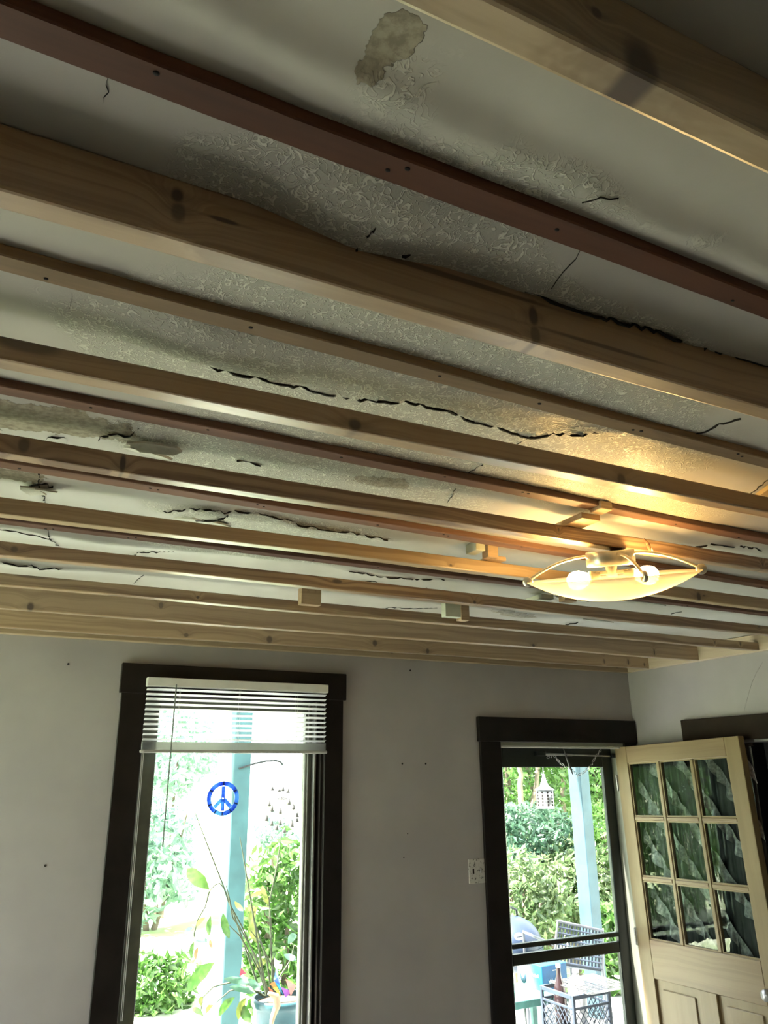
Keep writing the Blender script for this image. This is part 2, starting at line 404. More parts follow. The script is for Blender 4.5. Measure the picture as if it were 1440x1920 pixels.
def height(x, y):
    x = np.asarray(x, float); y = np.asarray(y, float)
    h = 0.010*vnoise(x, y, 1.3, 1) + 0.008*vnoise(x, y, 4.0, 2) + 0.003*vnoise(x, y, 13, 3)
    pw = paper(x, y)
    h = h + pw*(0.0030*vnoise(x, y, 24, 5) + 0.005*vnoise(x, y, 9, 6))
    for (px, rx, ry, dp) in BUMPS:
        cx, cy = C(px); d = ((x-cx)/rx)**2+((y-cy)/ry)**2
        h = h - dp*np.exp(-d*1.4)
    for (pl, hw, st, sd) in CR3:
        if st <= 0: continue
        d, s_ = segdist(x, y, pl)
        h = h - np.where(s_*sd > 0, st*np.exp(-d/0.05), st*0.15*np.exp(-d/0.03))
    d, s_ = segdist(x, y, RIDGE)
    h = h - 0.006*np.exp(-(d/0.02)**2) + 0.004*np.exp(-((d-0.05)/0.03)**2)*(s_ < 0)
    # the old strips hold the plaster up
    for (a, b) in STRIPS:
        d = y-(a[1]+(b[1]-a[1])/(b[0]-a[0])*(x-a[0]))-0.02
        k = np.exp(-(d/0.032)**4); h = h*(1-k)+np.clip(h, -0.002, 0.0)*k
    e = np.clip(np.minimum(np.minimum(x-X0, X1-x), np.minimum(y-Y0, Y1-y))/0.1, 0, 1)
    return np.clip(h, -0.030, 0.012)*e
def blobs(x, y, lst):
    t = np.zeros_like(np.asarray(x, float))
    for (px, rx, ry, w) in lst:
        cx, cy = C(px); t = t + w*np.exp(-(((x-cx)/rx)**2+((y-cy)/ry)**2))
    return np.clip(t, 0, 1)
PAPER = [((330, 640), .14, .10, .6), ((470, 650), .25, .16, 1), ((650, 700), .3, .16, 1), ((850, 740), .3, .16, 1), ((1000, 780), .3, .14, 1), ((1150, 830), .3, .14, .9),
         ((640, 400), .14, .12, 1), ((760, 420), .16, .12, 1), ((860, 470), .14, .09, 1), ((1000, 550), .2, .05, .9), ((1200, 620), .3, .04, .8), ((450, 340), .12, .08, .5),
         ((850, 640), .2, .12, .8), ((1000, 690), .25, .1, 1), ((1150, 720), .2, .08, .7), ((700, 840), .3, .10, .6), ((900, 880), .3, .1, .9), ((1200, 940), .3, .12, .9),
         ((330, 820), .12, .10, .9), ((480, 850), .25, .12, 1), ((600, 880), .25, .10, 1), ((800, 930), .25, .10, .6), ((480, 975), .3, .08, 1), ((600, 990), .25, .07, .8),
         ((420, 1025), .3, .08, 1), ((560, 1045), .25, .07, .7), ((780, 110), .10, .08, .35), ((1050, 330), .10, .04, .4), ((1300, 440), .2, .04, .4)]
def paper(x, y): return blobs(x, y, PAPER)
PEEL = [((30, 765), .20, .07, 1.1), ((60, 785), .12, .05, .8), ((655, 905), .03, .05, .0), ((760, 55), .030, .035, .95), ((735, 80), .022, .025, .8), ((688, 128), .016, .02, .8),
        ((720, 902), .07, .035, 1.1), ((30, 890), .10, .05, .9), ((970, 1148), .14, .05, .9), ((250, 822), .05, .05, .6)]
WHITE = [((200, 940), .35, .12, 1), ((60, 1000), .4, .10, 1), ((220, 1015), .3, .08, .9), ((60, 1060), .4, .10, 1), ((150, 820), .25, .12, .6), ((1300, 1110), .5, .2, .9), ((1350, 1160), .5, .2, 1), ((1150, 1170), .4, .15, 1)]
HZ = height(GX, GY)
me = bpy.data.meshes.new('ceiling')
vv = np.stack([GX.ravel(), GY.ravel(), (ZP+HZ).ravel()], 1)
ii = np.arange(nx*ny).reshape(nx, ny)
q = np.stack([ii[:-1, :-1], ii[:-1, 1:], ii[1:, 1:], ii[1:, :-1]], -1).reshape(-1, 4)
nv0 = len(vv)
outer = np.array([[LX, RY, ZP], [X1, RY, ZP], [X1, Y0, ZP], [LX, Y0, ZP], [X0, Y0, ZP], [X0, Y1, ZP], [LX, Y1, ZP]])
vv = np.vstack([vv, outer]); o0 = nv0
faces = [tuple(r) for r in q.tolist()] + [(o0, o0+3, o0+2, o0+1), (o0+3, o0+6, o0+5, o0+4)]
org = Vector((1.0, 2.0, ZP))
me.from_pydata([(a-org.x, b-org.y, c-org.z) for a, b, c in vv.tolist()], [], faces); me.update()
for nm_, arr in (('paper', paper(GX, GY)), ('peel', blobs(GX, GY, PEEL)), ('white', blobs(GX, GY, WHITE))):
    at = me.attributes.new(nm_, 'FLOAT', 'POINT')
    at.data.foreach_set('value', np.concatenate([arr.ravel(), np.zeros(len(outer))]).astype(np.float32))
me.polygons.foreach_set('use_smooth', [True]*len(me.polygons))
def plaster_mat():
    n = NT('old_plaster'); v = n.obj()
    pa, pe, wh = n.attr('paper'), n.attr('peel'), n.attr('white')
    worm = n.noise(v, 62, 1.0, 0.5, 1.5)
    line = n.smooth(n.mt('ABSOLUTE', n.mt('SUBTRACT', worm, 0.5)), 0.07, 0.015)
    pm = n.smooth(n.mt('ADD', pa, n.mt('MULTIPLY', n.mt('SUBTRACT', n.noise(v, 9, 3), 0.5), 0.9)), 0.25, 0.6)
    line = n.mt('MULTIPLY', line, pm)
    rough_n = n.noise(v, 70, 4, 0.6)
    big = n.noise(v, 2.5, 4, 0.6)
    base = n.mix(n.smooth(big, 0.3, 0.7), (0.40, 0.375, 0.335), (0.46, 0.435, 0.39))
    base = n.mix(n.mt('MULTIPLY', wh, 0.8), base, (0.60, 0.60, 0.59))
    base = n.mix(n.mt('MULTIPLY', pm, 0.55), base, (0.38, 0.37, 0.31))
    base = n.mix(n.mt('MULTIPLY', line, 0.8), base, (0.70, 0.69, 0.60))
    pk = n.smooth(n.mt('ADD', pe, n.mt('MULTIPLY', n.mt('SUBTRACT', n.noise(v, 9, 5, 0.7), 0.5), 2.2)), 0.50, 0.54)
    under = n.mix(n.smooth(rough_n, 0.35, 0.65), (0.19, 0.16, 0.11), (0.33, 0.29, 0.21))
    base = n.mix(pk, base, under)
    hgt = n.mt('ADD', n.mt('ADD', n.mt('MULTIPLY', line, 0.8), n.mt('MULTIPLY', n.mt('MULTIPLY', rough_n, n.mt('ADD', n.mt('MULTIPLY', pm, 0.6), 0.10)), 0.9)), n.mt('MULTIPLY', pk, 0.9))
    nm = n.bump(hgt, 0.8, 0.003)
    return n.done(n.principled(base, n.mt('SUBTRACT', 0.55, n.mt('MULTIPLY', line, 0.2)), 0, 0.5, nm))
me.materials.append(plaster_mat())
ceiling = bpy.data.objects.new('ceiling', me); COL.objects.link(ceiling); ceiling.location = org; ROOT[ceiling] = org
tag(ceiling, 'cracked old plaster ceiling with peeling textured wallpaper', kind='structure')
def cz(x, y): return ZP + float(height(np.array([x]), np.array([y]))[0])

# cracks: jagged dark ribbons just under the plaster, their darkness painted on
M_CRACK = plain('crack_dark', (0.020, 0.017, 0.014), 0.9, 0, 0.2, 40)
for (pl, hw, st, sd) in CR3:
    P_ = []
    for a, b in zip(pl[:-1], pl[1:]):
        L = math.hypot(b[0]-a[0], b[1]-a[1]); k = max(2, int(L/0.012))
        for i in range(k): P_.append((a[0]+(b[0]-a[0])*i/k, a[1]+(b[1]-a[1])*i/k))
    P_.append(pl[-1])
    P_ = np.array(P_); n_ = len(P_)
    T = np.gradient(P_, axis=0); T /= np.linalg.norm(T, axis=1)[:, None]+1e-9; N_ = np.stack([-T[:, 1], T[:, 0]], 1)
    P_ = P_ + N_*(rs.rand(n_, 1)-0.5)*0.006
    w = 0.62*hw*(0.35+1.2*rs.rand(n_))*np.clip(np.minimum(np.arange(n_), n_-1-np.arange(n_))/3.0, 0.15, 1)
    A = P_+N_*w[:, None]; B = P_-N_*w[:, None]
    za = np.minimum(np.minimum(height(A[:, 0], A[:, 1]), height(B[:, 0], B[:, 1])), height(P_[:, 0], P_[:, 1])) + ZP - 0.0022
    mb = MB()
    mb.add([(A[i, 0], A[i, 1], za[i]) for i in range(n_)]+[(B[i, 0], B[i, 1], za[i]) for i in range(n_)]+[(P_[i, 0], P_[i, 1], za[i]+0.006) for i in range(n_)],
           [(i, n_+i, n_+i+1, i+1) for i in range(n_-1)]+[(i, i+1, 2*n_+i+1, 2*n_+i) for i in range(n_-1)]+[(n_+i, 2*n_+i, 2*n_+i+1, n_+i+1) for i in range(n_-1)])
    part(mb, 'plaster_crack', M_CRACK, ceiling)
# loose hanging flakes of plaster
def flake(px, w, d, th, tilt, rot, mat):
    x, y = C(px); z = cz(x, y)
    M = Matrix.Translation((x, y, z-0.006)) @ Matrix.Rotation(rot, 4, 'Z') @ Matrix.Rotation(tilt, 4, 'X')
    k = 9; r = random.Random(int(px[0])); outl = []
    for i in range(k):
        t = 2*math.pi*i/k; rr = 0.75+0.5*r.random(); outl.append((w*math.cos(t)*rr, d*math.sin(t)*rr))
    mb = MB(); mb.add([M @ Vector((a, b, -th)) for a, b in outl]+[M @ Vector((a*1.04, b*1.04, 0)) for a, b in outl],
           [tuple(range(k))[::-1], tuple(range(k, 2*k))]+[(i, (i+1) % k, k+(i+1) % k, k+i) for i in range(k)])
    part(mb, 'plaster_flake', mat, ceiling)
M_FLAKE = plain('plaster_flake', (0.60, 0.60, 0.54), 0.7, 0, 0.1, 30, 0.4)
for a in [((278, 838), .05, .022, .006, .25, .3), ((292, 818), .05, .02, .005, -.2, -.1), ((82, 913), .035, .02, .004, .2, 0), ((62, 911), .03, .018, .004, -.2, .4),
          ((380, 972), .07, .03, .005, .15, .1), ((1120, 1160), .10, .03, .004, .12, .05), ((1065, 1120), .09, .02, .004, .1, 0), ((1200, 1125), .12, .02, .004, .06, 0)]:
    flake(*a, M_FLAKE)

# ------------------------------------------------------------------ joists
PL, PD = (0.60, 0.45, 0.29), (0.34, 0.215, 0.11)
def roundsec(w, h, r, k=3):
    s = []
    for (cx, cy, a0) in [(r, r, math.pi), (w-r, r, 1.5*math.pi), (w-r, h-r, 0), (r, h-r, 0.5*math.pi)]:
        for i in range(k+1):
            t = a0+0.5*math.pi*i/k; s.append((cx+r*math.cos(t), cy+r*math.sin(t)))
    return s
H_ = 0.61
JO = [  # y left, y right (units of H_), right x at which yr holds, height, knots in pixels (px, rx, rz, dark), colours, label
    (0.630, 0.628, 0.65, .089, [((1207, 130), .022, .034, 1.0), ((1245, 20), .05, .02, .5), ((1120, 22), .006, .006, .9)], (0.62, .50, .33), (.44, .32, .17), 'pale pine joist nearest the camera with a big oval brown knot'),
    (1.317, 1.331, 1.17, .089, [((333, 365), .008, .010, .9), ((335, 395), .008, .012, .6), ((420, 412), .018, .003, .8), ((1000, 592), .007, .013, .75), ((1004, 628), .007, .012, .6), ((850, 520), .17, .0035, .65), ((1150, 655), .14, .0035, .6)], (.58, .43, .27), (.42, .28, .16), 'pine joist with a long dark pitch streak, second from the camera'),
    (1.981, 1.980, 1.66, .042, [((50, 645), .045, .014, .6), ((665, 797), .014, .012, .8), ((1165, 900), .010, .012, .6)], (.57, .42, .26), (.40, .265, .145), 'thin pine joist with one round knot at mid-span, below the long forked crack'),
    (2.629, 2.655, 2.18, .042, [((45, 835), .010, .014, .6), ((230, 870), .006, .018, .9), ((1048, 993), .003, .005, .95), ((1430, 1060), .003, .02, .5)], (.55, .395, .25), (.30, .175, .095), 'brown streaky-grained pine joist running just above the lit lamp'),
    (3.297, 3.343, 2.70, .042, [((845, 1060), .004, .003, .8), ((1310, 1119), .011, .016, .8), ((1320, 1117), .008, .003, .8)], (.62, .48, .28), (.46, .32, .16), 'yellowish clear pine joist passing behind the left end of the lamp bowl'),
    (3.978, 4.041, 3.22, .042, [((27, 1030), .012, .010, .6), ((632, 1090), .016, .006, .75), ((890, 1129), .006, .006, .95), ((1423, 1175), .004, .004, .95)], (.58, .42, .25), (.30, .17, .08), 'pine joist with bold wavy dark grain, just past the lamp'),
    (4.655, 4.640, 3.60, .042, [((60, 1081), .05, .006, .5), ((371, 1120), .005, .005, .95), ((585, 1158), .006, .004, .6), ((1340, 1205), .003, .01, .7), ((1388, 1208), .004, .01, .8)], (.55, .42, .26), (.34, .22, .12), 'pine joist that carries the small block with two nail holes'),
    (5.326, 5.306, 3.60, .089, [((57, 1138), .010, .013, 1.0), ((302, 1135), .006, .008, .6), ((1000, 1210), .006, .005, .9), ((1227, 1222), .003, .012, .8)], (.56, .43, .28), (.40, .28, .17), 'pine joist second from the window wall with one black knot at left'),
    (6.023, 5.952, 3.57, .089, [((349, 1191), .007, .006, .6), ((505, 1199), .011, .012, .7), ((703, 1206), .011, .012, .85), ((802, 1221), .008, .011, .85), ((1133, 1240), .003, .012, .7), ((1178, 1241), .004, .013, .9), ((1208, 1246), .003, .008, .9)], (.56, .43, .28), (.40, .28, .17), 'pine joist closest to the window wall with a row of round knots'),
]
XE = 3.63
for j, (yl, yr, xr, hh, kn, cl, cd, lab) in enumerate(JO):
    yl *= H_; yr *= H_; sl = (yr-yl)/xr
    yf = lambda x: yl + sl*x
    kl = []
    for (px, rx, rz, dk) in kn:
        p = ony(px, yl)
        for _ in range(3): p = ony(px, yf(p.x))
        kf = 1.55 if j >= 7 else 1.2
        kl.append((p.x, p.z-ZJ, rx*(kf if rx < .1 else 1), rz*kf, min(1.0, dk*1.3)))
    cl = [cl[0]*.83, cl[1]*.77, cl[2]*.72]; cd = [cd[0]*.70, cd[1]*.64, cd[2]*.60]
    mat = wood('joist_pine', cl, cd, kl, 0.34, 1.0 if j not in (3, 5) else 0.8, 1.7*j+1, (.8, .8, .75, 1.25, .7, 1.3, 1.0, .8, .8)[j], spec=1.0, coat=0.5)
    sec = roundsec(0.038, hh, 0.0045, 2); K = 40
    st = []
    for i in range(K+1):
        x = LX+(XE-LX)*i/K
        w = 0.0018*math.sin(x*2.1+j*1.3)+0.001*math.sin(x*5.3+j); w2 = 0.0015*math.sin(x*1.7+j*2.0)
        st.append(lambda p, x=x, w=w, w2=w2: (x, yf(x)+p[0]+w2, ZJ+p[1]+w*(0.3 if p[1] > hh*.5 else 1)))
    mb = MB().ext(sec, st)
    single(mb, 'ceiling_joist', mat, (0, yl, ZJ), lab, 'joist', 'new pine joists under the plaster ceiling')

# old furring strips nailed to the plaster
ZS = CZ+0.681
SO = [  # y at x left, y at right (x, y) pairs from the photograph at strip height; width; tint; label
    ((0.014, 0.632), (0.976, 0.647), .042, (.105, .040, .020), 'reddish brown old furring strip nearest the camera'),
    ((-0.072, 1.034), (1.531, 1.089), .040, (.30, .20, .115), 'tan spotted old furring strip between the second and third joists'),
    ((-0.064, 1.450), (2.094, 1.538), .040, (.19, .10, .068), 'dull red-brown furring strip crossing above the warm lamp glow'),
    ((-0.056, 1.848), (2.635, 1.969), .044, (.24, .13, .085), 'old furring strip glowing orange right behind the lamp canopy'),
    ((0.239, 2.322), (3.136, 2.369), .040, (.17, .09, .065), 'dark furring strip passing behind the lamp bowl'),
]
nailh = MB().lathe([(0.0, -0.0016), (0.0026, -0.0014), (0.003, 0.001)], seg=7).mesh('nail_hole', M_HOLE)
for j, (a, b, w_, tint, lab) in enumerate(SO):
    sl = (b[1]-a[1])/(b[0]-a[0]); yf = lambda x: a[1]+sl*(x-a[0])
    d_ = [c*0.45 for c in tint]
    mat = wood('old_strip_wood', tint, d_, (), 0.55, 0.8, 3.3*j+2, 0.6, spec=0.3)
    rr = random.Random(30+j); sec = roundsec(w_, 0.019, 0.002, 1); K = 70; st = []
    for i in range(K+1):
        x = LX+0.0+(XE-LX)*i/K
        w0 = 0.0016*math.sin(x*7.1+j)+0.0012*(rr.random()-.5); w1 = 0.0016*math.sin(x*5.3+j*2)+0.0015*(rr.random()-.5)
        st.append(lambda p, x=x, w0=w0, w1=w1: (x, yf(x)+p[0]+(w0 if p[0] < w_/2 else w1), ZS+p[1]))
    root = single(MB().ext(sec, st), 'furring_strip', mat, (0, a[1], ZS), lab, 'wood strip', 'old furring strips on the plaster')
    for i in range(13):
        x = -0.3+3.7*(i+0.4*rr.random())/13; pair = rr.random() < 0.35
        for t in ((0, 1) if pair else (0,)):
            yy = yf(x)+w_*(0.2+0.6*rr.random()); s = 0.8+0.5*rr.random()
            place(nailh, 'nail_hole', root, (x+0.02*t, yy, ZS), None, (s*1.3, s, 1))

# ledgers on the walls
M_LEDG = wood('ledger_pine', (.60, .49, .36), (.44, .33, .22), (), 0.45, 1.0, 9.0, 0.4, axis='y')
mb = MB().bbox(XE, WX-.001, RY, WY-0.04, ZJ-0.002, ZJ+0.089, 0.003)
lr = single(mb, 'ledger_board', M_LEDG, (XE, 2, ZJ), 'pale ledger board along the top of the right wall', 'ledger', 'wall ledgers')
mb = MB().bbox(LX, WX-.001, WY-0.038, WY-.001, ZJ-0.003, ZJ+0.089, 0.003)
single(mb, 'ledger_board', wood('ledger_pine_far', (.44, .33, .22), (.30, .20, .12), [(0.94, .03, .012, .01, .7), (2.55, .03, .01, .008, .6)], 0.5, 1.0, 8.0), (1, WY-0.038, ZJ), 'brown ledger board along the top of the window wall', 'ledger', 'wall ledgers')
mb = MB().bbox(XE-0.16, XE, 2.47, 2.53, ZJ+0.060, ZJ+0.088, 0.002)
single(mb, 'wood_block', M_BLOCK, (XE-.05, 2.5, ZJ+.05), 'short brown block against the right-hand ledger', 'wood block', 'blocking between joists and plaster')

# blocking
def block(x0, x1, y0, y1, z0, z1, lab, mat=None, nails=()):
    o = single(MB().bbox(x0, x1, y0, y1, z0, z1, 0.0015), 'wood_block', mat or M_BLOCK, ((x0+x1)/2, (y0+y1)/2, z0), lab, 'wood block', 'blocking between joists and plaster')
    for (dx, dz) in nails: place(nailh, 'nail_hole', o, (x0+dx, y0, z0+dz), (H2, 0, 0), (1.1, 1.8, 1))
ZT = ZJ+0.0415
pA = ony((561.8, 1118), 2.815); pB = ony((599.3, 1118), 2.815)
block(pA.x, pB.x, 2.797, 2.833, ZJ+0.020, ZP-0.004, 'square block with two nail holes on the far joist above the window', nails=((.028, .052), (.058, .053)))
p = ony((872, 1149), 2.80)
block(p.x-.026, p.x+.016, 2.79, 2.832, ZJ+0.012, ZP-0.004, 'small brown block on the far joist between window and door')
p = ony((849, 1150), 2.78)
block(p.x-.05, p.x+.025, 2.755, 2.79, ZJ+0.014, ZP-0.004, 'pale green painted block beside the small brown block', M_PALEBLOCK)
p = onz((1082, 968), ZT); p2 = onz((900, 1040), ZT)
block(1.395, 1.435, 1.50, 1.545, ZS-.010, ZP-.006, 'dark board end pushed against the strip left above the lamp')
block(1.365, 1.430, 1.545, 1.660, ZT+.001, ZT+.018, 'flat pine batten resting on the streaky joist left of the lamp')
block(1.355, 1.395, 1.985, 2.02, ZT+.002, ZP-.006, 'upright pine block left of the lamp behind its left arm')
block(1.375, 1.435, 2.00, 2.09, ZT+.001, ZT+.014, 'short flat batten on the yellowish joist left of the lamp')
block(1.30, 1.335, 1.97, 2.03, ZS-.015, ZP-.004, 'greenish painted panel edge left of the lamp', M_PALEBLOCK)
p = onz((1010, 1124), ZT+.02)
block(p.x-.03, p.x+.03, p.y-.06, p.y+.05, ZT+.012, ZT+.03, 'pale green flat board under the lamp bowl', M_PALEBLOCK)
p = ony((1064, 1121), 2.42)
block(p.x-.03, p.x+.03, 2.40, 2.44, ZT-.0, ZP-.004, 'brown block just below the bright bowl of the lamp')

p0, p1, p2 = [onz(q_, ZP-.03) for q_ in [(1382, 936), (1440, 893), (1440, 960)]]
dv = (p1-p0).normalized(); nv = Vector((dv.y, -dv.x, 0))
if nv.y > 0: nv = -nv
Mp = Matrix((dv, Vector((-dv.y, dv.x, 0)), Vector((0, 0, 1)))).transposed().to_4x4(); Mp.translation = (p0.x, p0.y, ZP-.03)
single(MB().bbox(.0, .40, .045, .20, 0, .012, .001, Mp), 'plywood_patch', wood('plywood', (.42, .28, .12), (.28, .17, .07), (), .5, 1.0, 2.0, .6), (p0.x, p0.y, ZP-.03), 'amber plywood patch on the ceiling at the right edge', 'board')

# ------------------------------------------------------------------ window
wroot = empty('window_1', (1.1, WY, WZ0), 'tall window with dark brown casing in the grey wall', kind='structure')
part(MB().bbox(0.539, 0.652, WY-0.02, WY, 0.45, CZ+0.372, .002), 'casing', M_TRIM, wroot)
part(MB().bbox(1.56, 1.660, WY-0.02, WY, 0.45, CZ+0.372, .002), 'casing', M_TRIM, wroot)
part(MB().bbox(0.528, 1.675, WY-0.028, WY, CZ+0.370, CZ+0.507, .003), 'header', M_TRIM, wroot)
part(MB().bbox(0.50, 1.70, WY-0.06, WY+0.02, 0.59, 0.62, .004), 'window_sill', M_TRIM, wroot)
part(MB().box(0.65, 0.664, WY, WY+0.13, WZ0, WZ1), 'jamb', M_SASH, wroot)
part(MB().box(1.546, 1.56, WY, WY+0.13, WZ0, WZ1), 'jamb', M_TRIM, wroot)
part(MB().box(0.664, 1.546, WY, WY+0.13, WZ1-0.012, WZ1), 'head_jamb', M_TRIM, wroot)
ys = WY+0.07
sash = empty('s', (0, 0, 0)); bpy.data.objects.remove(sash)
part(MB().bbox(0.664, 0.736, ys, ys+0.04, WZ0, WZ1-.012, .004), 'sash_stile', M_SASH, wroot)
part(MB().bbox(1.486, 1.546, ys, ys+0.04, WZ0, WZ1-.012, .004), 'sash_stile', M_SASH, wroot)
part(MB().bbox(0.736, 1.486, ys, ys+0.04, CZ+0.305, WZ1-.012, .004), 'sash_rail', M_SASH, wroot)
part(MB().bbox(0.736, 1.486, ys, ys+0.04, WZ0, WZ0+.07, .004), 'sash_rail', M_SASH, wroot)
part(MB().box(1.522, 1.530, ys-.045, ys-.0, WZ0, WZ1-.012), 'track', M_METAL, wroot)
part(MB().box(1.498, 1.502, ys-.012, ys-.0, WZ0, WZ1-.012), 'track', M_METAL, wroot)
part(MB().box(0.736, 1.486, ys+.018, ys+.022, WZ0+.07, CZ+0.305), 'pane', M_GLASS, wroot)

# mini blind, outside mounted
yb = WY-0.048
br = empty('mini_blind', (1.1, yb, CZ+.41), 'white mini blind raised to the top of the window', 'blind')
part(MB().bbox(0.643, 1.556, yb-.022, yb+.022, CZ+0.400, CZ+0.442, .003), 'headrail', M_WHITE, br)
slat = MB()
prof = []
for i in range(7):
    t = -1+2*i/6; prof.append((0.0125*t, 0.0016*(1-t*t)))
sv = [(sx, a, b) for sx in (-.452, .452) for (a, b) in prof]
slat.add(sv+[(x, y, z-.0006) for x, y, z in sv], [(i, i+1, 7+i+1, 7+i) for i in range(6)]+[(14+i, 21+i, 21+i+1, 14+i+1) for i in range(6)], True)
slm = slat.mesh('slat', plain('slat_white', (0.78, 0.79, 0.80), 0.35, 0, 0.03, 10))
for i in range(11):
    z = CZ+0.388-0.0226*i
    o = place(slm, 'slat', br, (1.0985, yb, z), (math.radians(-20+0.8*math.sin(i*2.1)), 0.0012*math.sin(i), 0))
for i in range(16):
    z = CZ+0.150-0.0019*i*1.15
    place(slm, 'slat', br, (1.0975+0.001*math.sin(i*3), yb, z), (0, 0, 0.0008*math.sin(i*1.7)))
part(MB().bbox(0.640, 1.556, yb-.015, yb+.015, CZ+0.102, CZ+0.116, .003), 'bottom_rail', M_GREYV, br)
for px in (500, 800, 1085):
    x = ony((150+px*0.375, 1300), yb).x
    for dy in (-.0135, .0135):
        part(MB().tube([(x, yb+dy, CZ+.40), (x, yb+dy, CZ+.116)], .0007, 5), 'ladder_cord', M_WHITE, br)
pa, pb = ony((331, 1283), yb-.03), ony((305, 1588), yb-.03)
part(MB().tube([pa, pa*.75+pb*.25, pb], .0032, 7), 'tilt_wand', plain('wand_grey', (.20, .22, .21), .2), br)
pa, pb, pc = ony((267, 1408), yb-.02), ony((246, 1660), yb-.02), ony((226, 1915), yb-.02)
part(MB().tube([pa, pb, pc], .0010, 5), 'lift_cord', M_WHITE, br)
part(MB().tube([pa+Vector((.006, 0, 0)), pb+Vector((.007, 0, 0)), pc+Vector((.006, 0, 0))], .0010, 5), 'lift_cord', M_WHITE, br)

# peace sign suncatcher on the glass
pc = ony((418, 1497), WY+.03); R1, R0 = .0775, .058
pz = empty('peace_suncatcher', pc, 'round blue stained glass peace sign hanging in the window', 'suncatcher')
n_ = NT('blue_glass'); k_ = n_.noise(n_.obj(), 22, 3)
cb = n_.mix(n_.smooth(k_, .35, .65), (.05, .12, .55), (.22, .45, .85))
M_BLUE = n_.done(n_.node('ShaderNodeMixShader', {0: .35, 1: n_.node('ShaderNodeMixShader', {0: .5, 1: n_.node('ShaderNodeBsdfTranslucent', {'Color': cb}).outputs[0], 2: n_.node('ShaderNodeBsdfTransparent', {'Color': cb}).outputs[0]}).outputs[0], 2: n_.principled(cb, .15)}).outputs[0])
M_LEAD = plain('lead_line', (.03, .03, .06), .4, .5)
def arcseg(a0, a1, r0, r1, t=.003):
    mb = MB(); K = 7; vs = []
    for i in range(K+1):
        a = a0+(a1-a0)*i/K; c, s_ = math.cos(a), math.sin(a)
        vs += [(r0*c, -t, r0*s_), (r1*c, -t, r1*s_), (r1*c, t, r1*s_), (r0*c, t, r0*s_)]
    fs = []
    for i in range(K):
        b = 4*i
        for k in range(4): fs.append((b+k, b+(k+1) % 4, b+4+(k+1) % 4, b+4+k))
    fs += [(0, 1, 2, 3), (4*K+3, 4*K+2, 4*K+1, 4*K)]
    return mb.add(vs, fs)
g_ = [90, 150, 205, 240, 270, 305, 340, 30, 90]
for a, b in zip(g_[:-1], g_[1:]):
    if b < a: b += 360
    part(arcseg(math.radians(a+1.5), math.radians(b-1.5), R0, R1), 'glass_segment', M_BLUE, pz, local=True)
for a in g_[:-1]:
    c, s_ = math.cos(math.radians(a)), math.sin(math.radians(a))
    part(MB().tube([(R0*c, 0, R0*s_), (R1*c, 0, R1*s_)], .0035, 6), 'lead_joint', M_LEAD, pz, local=True)
for (a, b) in [((0, R0), (0, 0)), ((0, 0), (0, -R0)), ((0, 0), (-R0*.72, -R0*.70)), ((0, 0), (R0*.72, -R0*.70))]:
    v = Vector((b[0]-a[0], 0, b[1]-a[1])); L = v.length; ang = math.atan2(v.z, v.x)
    M = Matrix.Translation((a[0], 0, a[1])) @ Matrix.Rotation(-ang, 4, 'Y')
    part(MB().box(0.003, L-.002, -.003, .003, -.0085, .0085, M), 'glass_bar', M_BLUE, pz, local=True)
part(MB().tube([(0, 0, R1), (0, 0, R1+.20)], .0006, 5), 'thread', M_METAL, pz, local=True)

# ------------------------------------------------------------------ door 1: casing, storm door and open wooden leaf
d1 = empty('door_1', (3.1, WY, 0), 'dark cased doorway with a glazed storm door', kind='structure')
part(MB().bbox(2.503, 2.640, WY-.02, WY, 0, CZ+.180, .002), 'casing', M_TRIM, d1)
part(MB().bbox(3.565, 3.660, WY-.02, WY, 0, CZ+.172, .002), 'casing', M_TRIM, d1)
part(MB().bbox(2.492, 3.664, WY-.028, WY, CZ+.172, CZ+.308, .003), 'header', M_TRIM, d1)
M_JAMB = plain('jamb_paint', (.30, .31, .25), .5, 0, .08, 10)
part(MB().bbox(2.636, 3.57, WY, WY+.16, CZ+.150, CZ+.172, .002), 'head_jamb', M_JAMB, d1)
part(MB().bbox(2.66, 3.55, WY+.01, WY+.03, CZ+.140, CZ+.150, .002), 'head_stop', M_WHITE, d1)
part(MB().bbox(3.555, 3.572, WY-.005, WY+.16, 0, CZ+.150, .002), 'jamb', M_JAMB, d1)
part(MB().bbox(2.636, 2.648, WY, WY+.16, 0, CZ+.150, .002), 'jamb', M_TRIM, d1)
yd = WY+.10
part(MB().bbox(2.650, 2.728, yd, yd+.03, 0.01, CZ+.145, .004), 'storm_stile', M_STORM, d1)
part(MB().bbox(3.480, 3.554, yd, yd+.03, 0.01, CZ+.145, .004), 'storm_stile', M_STORM, d1)
part(MB().bbox(2.728, 3.480, yd, yd+.03, CZ+.033, CZ+.145, .004), 'storm_rail', M_STORM, d1)
zb = ony((1060, 1764), yd).z
part(MB().bbox(2.728, 3.480, yd, yd+.028, zb-.012, zb+.012, .003), 'storm_bar', M_STORM, d1)
zc_ = ony((1060, 1787), yd).z
part(MB().bbox(2.728, 3.480, yd+.002, yd+.03, zc_-.034, zc_+.022, .004), 'storm_rail', M_STORM, d1)
part(MB().bbox(2.728, 3.480, yd, yd+.03, 0.01, 0.22, .004), 'storm_rail', M_STORM, d1)
part(MB().box(2.728, 3.480, yd+.014, yd+.018, zb+.012, CZ+.033), 'pane', M_GLASS, d1)
part(MB().box(2.728, 3.480, yd+.014, yd+.018, .22, zc_-.034), 'pane', M_GLASS, d1)
